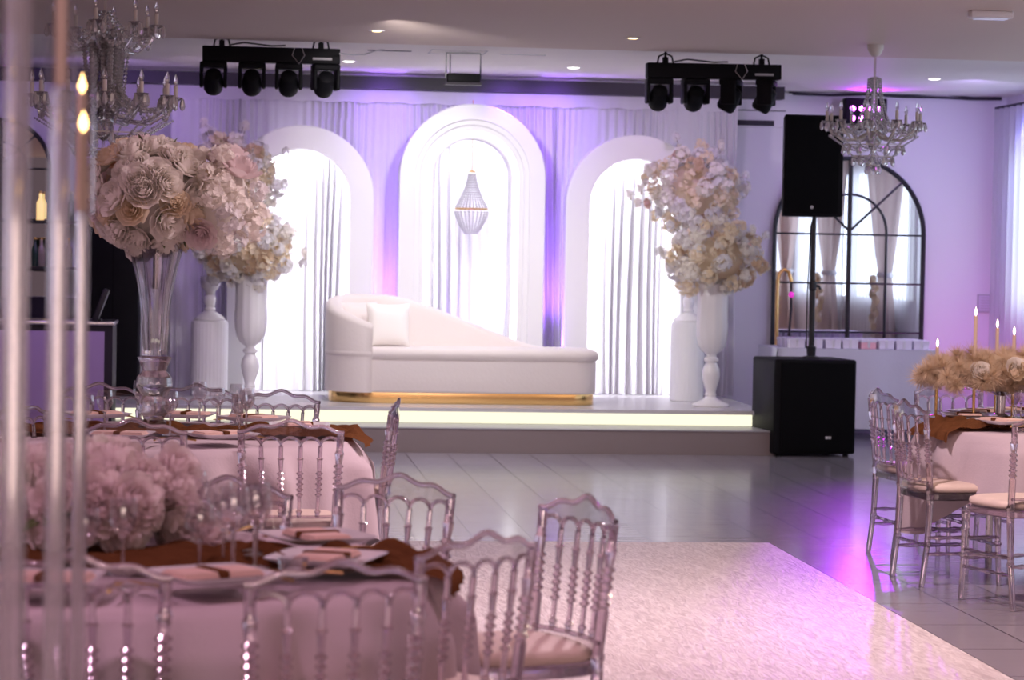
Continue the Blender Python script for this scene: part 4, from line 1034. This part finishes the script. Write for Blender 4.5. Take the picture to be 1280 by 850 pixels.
# ------------------------------------------------------------------ tall glass candle stand, very near the camera
def rods():
    base_p = at_Y(60, 425, 4.4)
    t = thing('tube_candelabrum', 'very tall candelabrum of clear glass tubes with lit tapers, cut by the picture edge', 'candelabrum', (base_p.x, 4.4, 0))
    MB().bbox(-.28, .20, -.22, .22, 0, .02, .008).build('base_plate', M['tube'], t)
    def rod(px, Y, r, zt, cup_r=None, cup_h=0, tap=0):
        X = at_Y(px, 425, Y).x - base_p.x; y = Y - 4.4
        MB().lathe([(.001, .02), (r, .02), (r, zt), (.001, zt)], 20, Matrix.Translation((X, y, 0))).build('tube', M['tube'], t)
        if cup_r:
            o = MB().lathe([(.001, zt), (cup_r, zt), (cup_r, zt + cup_h), (cup_r - .0025, zt + cup_h), (cup_r - .0025, zt + .004), (.001, zt + .004)], 24, Matrix.Translation((X, y, 0))).build('hurricane', M['thin_glass'], t)
            MB().lathe([(.001, zt + .006), (.010, zt + .006), (.009, zt + tap), (.001, zt + tap + .003)], 14, Matrix.Translation((X, y, 0))).build('taper', M['wax'], o)
            MB().lathe([(.001, -.012), (.007, -.004), (.0085, .004), (.005, .016), (.0005, .027)], 12, Matrix.Translation((X, y, zt + tap + .014))).build('flame', M['flame'], o)
    def zz(px, py, Y): return at_Y(px, py, Y).z
    rod(101, 4.7, .0135, zz(101, 268, 4.7), .021, zz(101, 70, 4.7) - zz(101, 268, 4.7), zz(98, 166, 4.7) - zz(101, 268, 4.7))
    rod(72, 4.0, .017, zz(72, 112, 4.0), .024, .36, .30)
    rod(18, 3.9, .0205, zz(18, -60, 3.9), .026, .30, .22)
    rod(14, 4.8, .007, zz(14, 385, 4.8))
    rod(-24, 4.6, .0135, 1.5, .021, .30, .18)
    X = at_Y(104, 425, 5.0)
rods()
q = at_Y(98, 118, 5.3)
t = thing('tube_candelabrum', 'slim glass tube candle stand behind the tallest tubes, holding the topmost flame', 'candelabrum', (at_Y(99, 425, 5.3).x, 5.3, 0))
MB().lathe([(.001, 0), (.12, 0), (.12, .015), (.001, .018)], 24).build('base_plate', M['tube'], t)
zc_ = at_Y(99, 262, 5.3).z
MB().lathe([(.001, .018), (.010, .018), (.010, zc_), (.001, zc_)], 14).build('tube', M['tube'], t)
MB().lathe([(.001, zc_), (.0115, zc_), (.0105, q.z), (.001, q.z + .003)], 14).build('taper', M['wax'], t)
MB().lathe([(.001, -.012), (.007, -.004), (.0095, .004), (.005, .018), (.0005, .032)], 12, Matrix.Translation((0, 0, q.z + .014))).build('flame', M['flame'], t)

# ------------------------------------------------------------------ chandeliers
drop_me = MB().loft([[(r * cos(2 * PI * k / 6), r * sin(2 * PI * k / 6), z) for k in range(6)] for r, z in ((.0008, 0), (.006, -.006), (.010, -.028), (.006, -.038), (.0008, -.042))]).mesh('crystal_drop', M['drop'], False)
def chandelier(name, label, C, R_, tiers, topz, sc=1., seed=1):
    """C: hub point (level of the arms); tiers: (dz, radius, number of arms)"""
    t = thing(name, label, 'chandelier', C); rnd = random.Random(seed); I = M['ivory_metal']
    H = topz - C.z
    MB().lathe([(.001, H), (.06, H), (.058, H - .03), (.035, H - .075), (.012, H - .09), (.001, H - .09)], 20).build('ceiling_cup', I, t)
    ct = .36 * sc
    mb = MB(); z = H - .09
    while z > ct + .03: mb.tube([(.008 * cos(a) * (1), .0, z - .014 + .014 * sin(a)) for a in [2 * PI * k / 8 for k in range(8)]], .0022, 4, closed=True); z -= .022
    mb.tube([(0, 0, ct), (0, 0, H - .09)], .003, 5)
    mb.build('chain', I, t)
    MB().lathe([(.001, -.16 * sc), (.02, -.15 * sc), (.055, -.10 * sc), (.06, -.05 * sc), (.03, -.02 * sc), (.018, .05 * sc), (.03, .10 * sc), (.018, .14 * sc), (.014, .25 * sc), (.03, .30 * sc), (.045, ct), (.02, ct + .01), (.001, ct + .01)], 20).build('centre_stem', M['crystal'], t)
    for k in range(12):
        a = 2 * PI * k / 12; P = []
        for j in range(10):
            u = j / 9; r = .045 + (.13 * sc - .045) * u ** 1.8; P.append((r * cos(a), r * sin(a), ct - ct * u))
        beadstring(P, .009 * sc).build('bead_strand', M['drop'], t)
    nd = 0
    for dz, r, n in tiers:
        for k in range(n):
            a = 2 * PI * (k + .3) / n + seed; ca, sa = cos(a), sin(a)
            pr = [(.03, dz - .02), (.35 * r, dz - .075 * sc), (.65 * r, dz - .085 * sc), (.9 * r, dz - .03 * sc), (r, dz + .03 * sc)]
            arm = MB().tube([(x * ca, x * sa, z) for x, z in pr], .009, 7).build('arm', M['crystal'] if sc > 1.05 else I, t)
            T = Matrix.Translation((r * ca, r * sa, dz + .03 * sc))
            MB().lathe([(.001, 0), (.02, .0), (.042, .018), (.038, .02), (.012, .01), (.001, .01)], 14, T).build('drip_pan', M['crystal'], t)
            cd_ = MB().lathe([(.001, .012), (.012, .012), (.012, .085), (.001, .085)], 10, T).build('candle_sleeve', M['ivory_metal'], t)
            MB().lathe([(.001, .084), (.009, .09), (.014, .11), (.009, .135), (.002, .152), (.0005, .155)], 10, T).build('bulb', M['crystal'], cd_)
            for j in range(4):
                if nd < 96:
                    b = a + j * PI / 2; o = ob('crystal_drop', drop_me, t, (r * ca + .038 * cos(b), r * sa + .038 * sin(b), dz + .045 * sc), (0, 0, b)); nd += 1; s_ = 1.5 * sc; o.scale = (s_, s_, s_)
            # swag of beads to the next arm
            a2 = 2 * PI * (k + 1.3) / n + seed
            beadstring([(r * (ca * (1 - j / 12) + cos(a2) * j / 12) * .93, r * (sa * (1 - j / 12) + sin(a2) * j / 12) * .93, dz + .04 - .10 * sin(PI * j / 12) * sc) for j in range(13)], .009 * sc).build('bead_swag', M['drop'], t)
            beadstring([(r * ca * j / 10, r * sa * j / 10, dz + .16 * sc * (1 - j / 10) ** 2 - .05 * sin(PI * j / 10)) for j in range(1, 11)], .009 * sc).build('bead_swag', M['drop'], t)
    # lower baskets
    for rr, z0, n in ((.62 * R_, -.12 * sc, 14), (.42 * R_, -.20 * sc, 10), (.14 * R_, -.26 * sc, 5)):
        MB().tube([(rr * cos(2 * PI * k / 24), rr * sin(2 * PI * k / 24), z0) for k in range(24)], .004, 5, closed=True).build('drop_ring', I, t)
        mb = MB()
        for k in range(4):
            a = k * PI / 2; mb.tube([(0, 0, z0 + .06 * sc), (rr * cos(a), rr * sin(a), z0)], .003, 4)
        mb.build('ring_spoke', I, t)
        for k in range(n):
            a = 2 * PI * k / n
            if nd < 99: o = ob('crystal_drop', drop_me, t, (rr * cos(a), rr * sin(a), z0), (0, 0, a)); o.scale = (1.6 * sc,) * 3; nd += 1
        for k in range(n):
            a = 2 * PI * k / n; a2 = 2 * PI * (k + 1) / n
            beadstring([(rr * (cos(a) * (1 - j / 5) + cos(a2) * j / 5), rr * (sin(a) * (1 - j / 5) + sin(a2) * j / 5), z0 - .03 * sin(PI * j / 5)) for j in range(6)], .007).build('bead_swag', M['drop'], t)
            beadstring([(rr * cos(a), rr * sin(a), z0), (rr * 1.5 * cos(a), rr * 1.5 * sin(a), z0 + .07 * sc)], .007).build('bead_swag', M['drop'], t)
    return t
ceilp = at_z(1096, 56, CZ - .025); Yc = ceilp.y
hub = at_Y(1092, 161, Yc); hubR = hub.copy()
chandelier('chandelier', 'white crystal chandelier with one tier of arms in front of the magenta light', hub, .35, ((0.0, .335, 10),), CZ - .025, 1., 1)
Yl = 14.2; hub = at_Y(130, 136, Yl)
tL = chandelier('chandelier', 'larger two tier crystal chandelier cut by the picture top over the rose ball', hub, .42, ((.02, .40, 12), (.42, .29, 8)), CZ - .025, 1.15, 2)
rnd = random.Random(6)
for k in range(44):
    a = rnd.random() * 2 * PI; r = rnd.uniform(.04, .15)
    beadstring([(r * cos(a), r * sin(a), .38), (r * .7 * cos(a), r * .7 * sin(a), -.06)], .010).build('bead_strand', M['drop'], tL)

# magenta wash light on the wall behind the chandelier
w = at_Y(1083, 140, WY - .25)
t = thing('wash_light', 'black stage wash light glowing magenta behind the white chandelier', 'stage light', (w.x, WY - .25, w.z))
MB().bbox(-.20, .20, .0, .14, -.17, .13, .015).build('housing', M['black'], t)
for i in range(2):
    for j in range(4): MB().lathe([(.001, -.004), (.024, -.004), (.024, .002), (.001, .002)], 14, Matrix.Translation((-.13 + .085 * j, -.001, -.06 + .09 * i)) @ Matrix.Rotation(PI / 2, 4, 'X')).build('led_lens', M['magenta_led'], t)
MB().box(-.02, .02, .10, .25, -.02, .02).build('bracket', M['black'], t, smooth=False)
w2 = Vector((WX - .045, 21.7, 2.93))
t = thing('light_strip', 'slim blue glowing light strip tucked behind the top of the sheer corner curtain', 'stage light', w2)
MB().bbox(-.015, .03, -.5, .5, 0, .05, .004).build('housing', M['white'], t)
MB().box(-.012, .012, -.48, .48, -.006, -.001).build('led_lens', M['blue_led'], t, smooth=False)

# ------------------------------------------------------------------ carpet
cy1 = 13.5
t = MB().bbox(.85, 2.95, 2.0, cy1, .001, .012, .004).build('carpet_runner', M['carpet'], None, (0, 0, 0))
tag(t, 'wide shimmering white carpet runner on the grey tiles', 'carpet')

# ------------------------------------------------------------------ lights
def area(name, loc, tgt, sx, sy, power, col, spread=None):
    l = bpy.data.lights.new(name, 'AREA'); l.shape = 'RECTANGLE'; l.size = sx; l.size_y = sy; l.energy = power; l.color = col
    if spread: l.spread = spread
    o = bpy.data.objects.new(name, l); COL.objects.link(o); o.location = loc
    o.rotation_euler = (Vector(tgt) - Vector(loc)).to_track_quat('-Z', 'Y').to_euler(); return o
def spot(name, loc, tgt, power, col, ang, blend=.5, size=.05):
    l = bpy.data.lights.new(name, 'SPOT'); l.energy = power; l.color = col; l.spot_size = math.radians(ang); l.spot_blend = blend; l.shadow_soft_size = size
    o = bpy.data.objects.new(name, l); COL.objects.link(o); o.location = loc
    o.rotation_euler = (Vector(tgt) - Vector(loc)).to_track_quat('-Z', 'Y').to_euler(); return o
# purple uplights behind the sofa between the arches, and purple beams from the bars
V = (.32, .12, 1.)
for px, pw in ((484, 60), (694, 55)):
    x = at_Y(px, 400, 21.5).x; spot('uplight', (x, 21.7, .40), (x, 22.15, 2.6), pw * 6, V, 50, .8)
x = at_Y(590, 400, 21.5).x; spot('uplight', (x, 21.85, .40), (x, 22.15, 2.3), 40, V, 70, .8)
for px in (484, 640, 700): x = at_Y(px, 100, 21.5).x; spot('top_wash', (x, 21.5, 3.0), (x, 22.2, 2.5), 16, V, 130, .9)
x = at_Y(250, 100, 21.5).x; spot('top_wash', (x, 20.0, 2.9), (x, 22.0, 2.0), 26, (.75, .5, 1), 110, .9)
x = at_Y(850, 100, 21.5).x; spot('top_wash', (x, 20.0, 2.9), (x, 22.0, 2.3), 30, (.75, .5, 1), 110, .9)
# magenta beam onto floor and carpet
w = at_Y(1083, 140, WY - .3); m_ = (.44, .0, 1.)
spot('magenta_beam', (w.x, WY - .32, w.z), (4.25, 14.6, 0), 640, m_, 24, 1.)
spot('magenta_spill', (w.x, WY - .32, w.z), (w.x, 21.5, 3.6), 25, m_, 120, .9)
spot('blue_wash', tuple(w2 + Vector((-.2, .3, -.02))), (WX - .12, 21.9, 2.2), 45, (.2, .2, 1), 100, .9)
spot('chandelier_glow', (w.x, WY - .34, w.z - .1), (hubR.x, hubR.y, hubR.z), 60, (.6, .05, 1), 25, .9)
spot('violet_table_fill', (5.6, 19.2, 3.05), (6.0, 21.2, .5), 60, (.6, .5, 1), 60, .9)  # unseen spot added to brighten the box table cloth
spot('violet_wall_wash', (6.2, 20.6, 3.05), (6.75, WY, 1.6), 58, (.50, .38, 1), 120, .9)
spot('pink_corner', (6.6, 21.4, .3), (7.15, WY, 1.1), 30, (1, .15, .9), 90, .9)
for px, py in ((717, 84), (436, 76)):
    w = at_z(px, py, CZ - .03); spot('downlight_beam', w, (w.x, w.y + .35, 0), 60, (1, .93, .92), 100, .8, .06)
spot('floor_wash', (.7, 18.3, 2.8), (1.8, 17.2, 0), 230, (.80, .82, 1), 95, .9, .08)
spot('lilac_bar', (at_Y(60, 300, 18).x, 17.4, 2.9), (at_Y(90, 450, 18.3).x, 18.3, .7), 60, (.55, .3, 1), 100, .8)
spot('violet_back_left', (at_Y(120, 300, 20).x, 20.5, 2.9), (at_Y(120, 200, WY).x, WY, 2.0), 50, (.5, .3, 1), 120, .9)
# projector beam, then an unseen front spot added to brighten the arches
x = at_Y(590, 98, 19.4).x; spot('projector_beam', (x, 19.5, 2.96), (x, 21.7, 1.3), 145, (.93, .93, 1), 100, .9, .08)
spot('stage_front_fill', (1.0, 16.5, 3.05), (2.2, 21, 1.1), 330, (1, .92, .95), 80, .8, .15)
# unseen area lights added to brighten the tables and give chairs sparkle
for x, y, p, c in ((-1.5, 5, 34, (1, .58, .82)), (1.5, 7, 20, (1, .58, .82)), (-2.5, 10.5, 26, (1, .60, .84)), (2, 10.5, 95, (1, .76, .82)), (5, 9.5, 52, (1, .74, .60)), (5.2, 13, 34, (1, .70, .62)), (-.5, 2.5, 24, (1, .58, .78))):
    area('hall_fill', (x, y, CZ - .06), (x, y, 0), .16, .16, p, c)
area('ceiling_fill', (0, -1, 1.2), (1, 10, 3.4), 5, 1.0, 85, (1, .75, .66))  # unseen panel behind the camera, added to warm the ceiling
wd = bpy.data.worlds.new('world'); S.world = wd; wd.use_nodes = True
wd.node_tree.nodes['Background'].inputs[0].default_value = (.85, .58, .66, 1); wd.node_tree.nodes['Background'].inputs[1].default_value = .13

S.view_settings.view_transform = 'Standard'; S.view_settings.look = 'None'; S.view_settings.gamma = 1; S.view_settings.use_curve_mapping = False
S.view_settings.exposure = 0.0
c = S.cycles
c.max_bounces = 16; c.transparent_max_bounces = 24; c.transmission_bounces = 14; c.glossy_bounces = 6; c.diffuse_bounces = 4
c.caustics_reflective = False; c.caustics_refractive = False; c.sample_clamp_indirect = 4
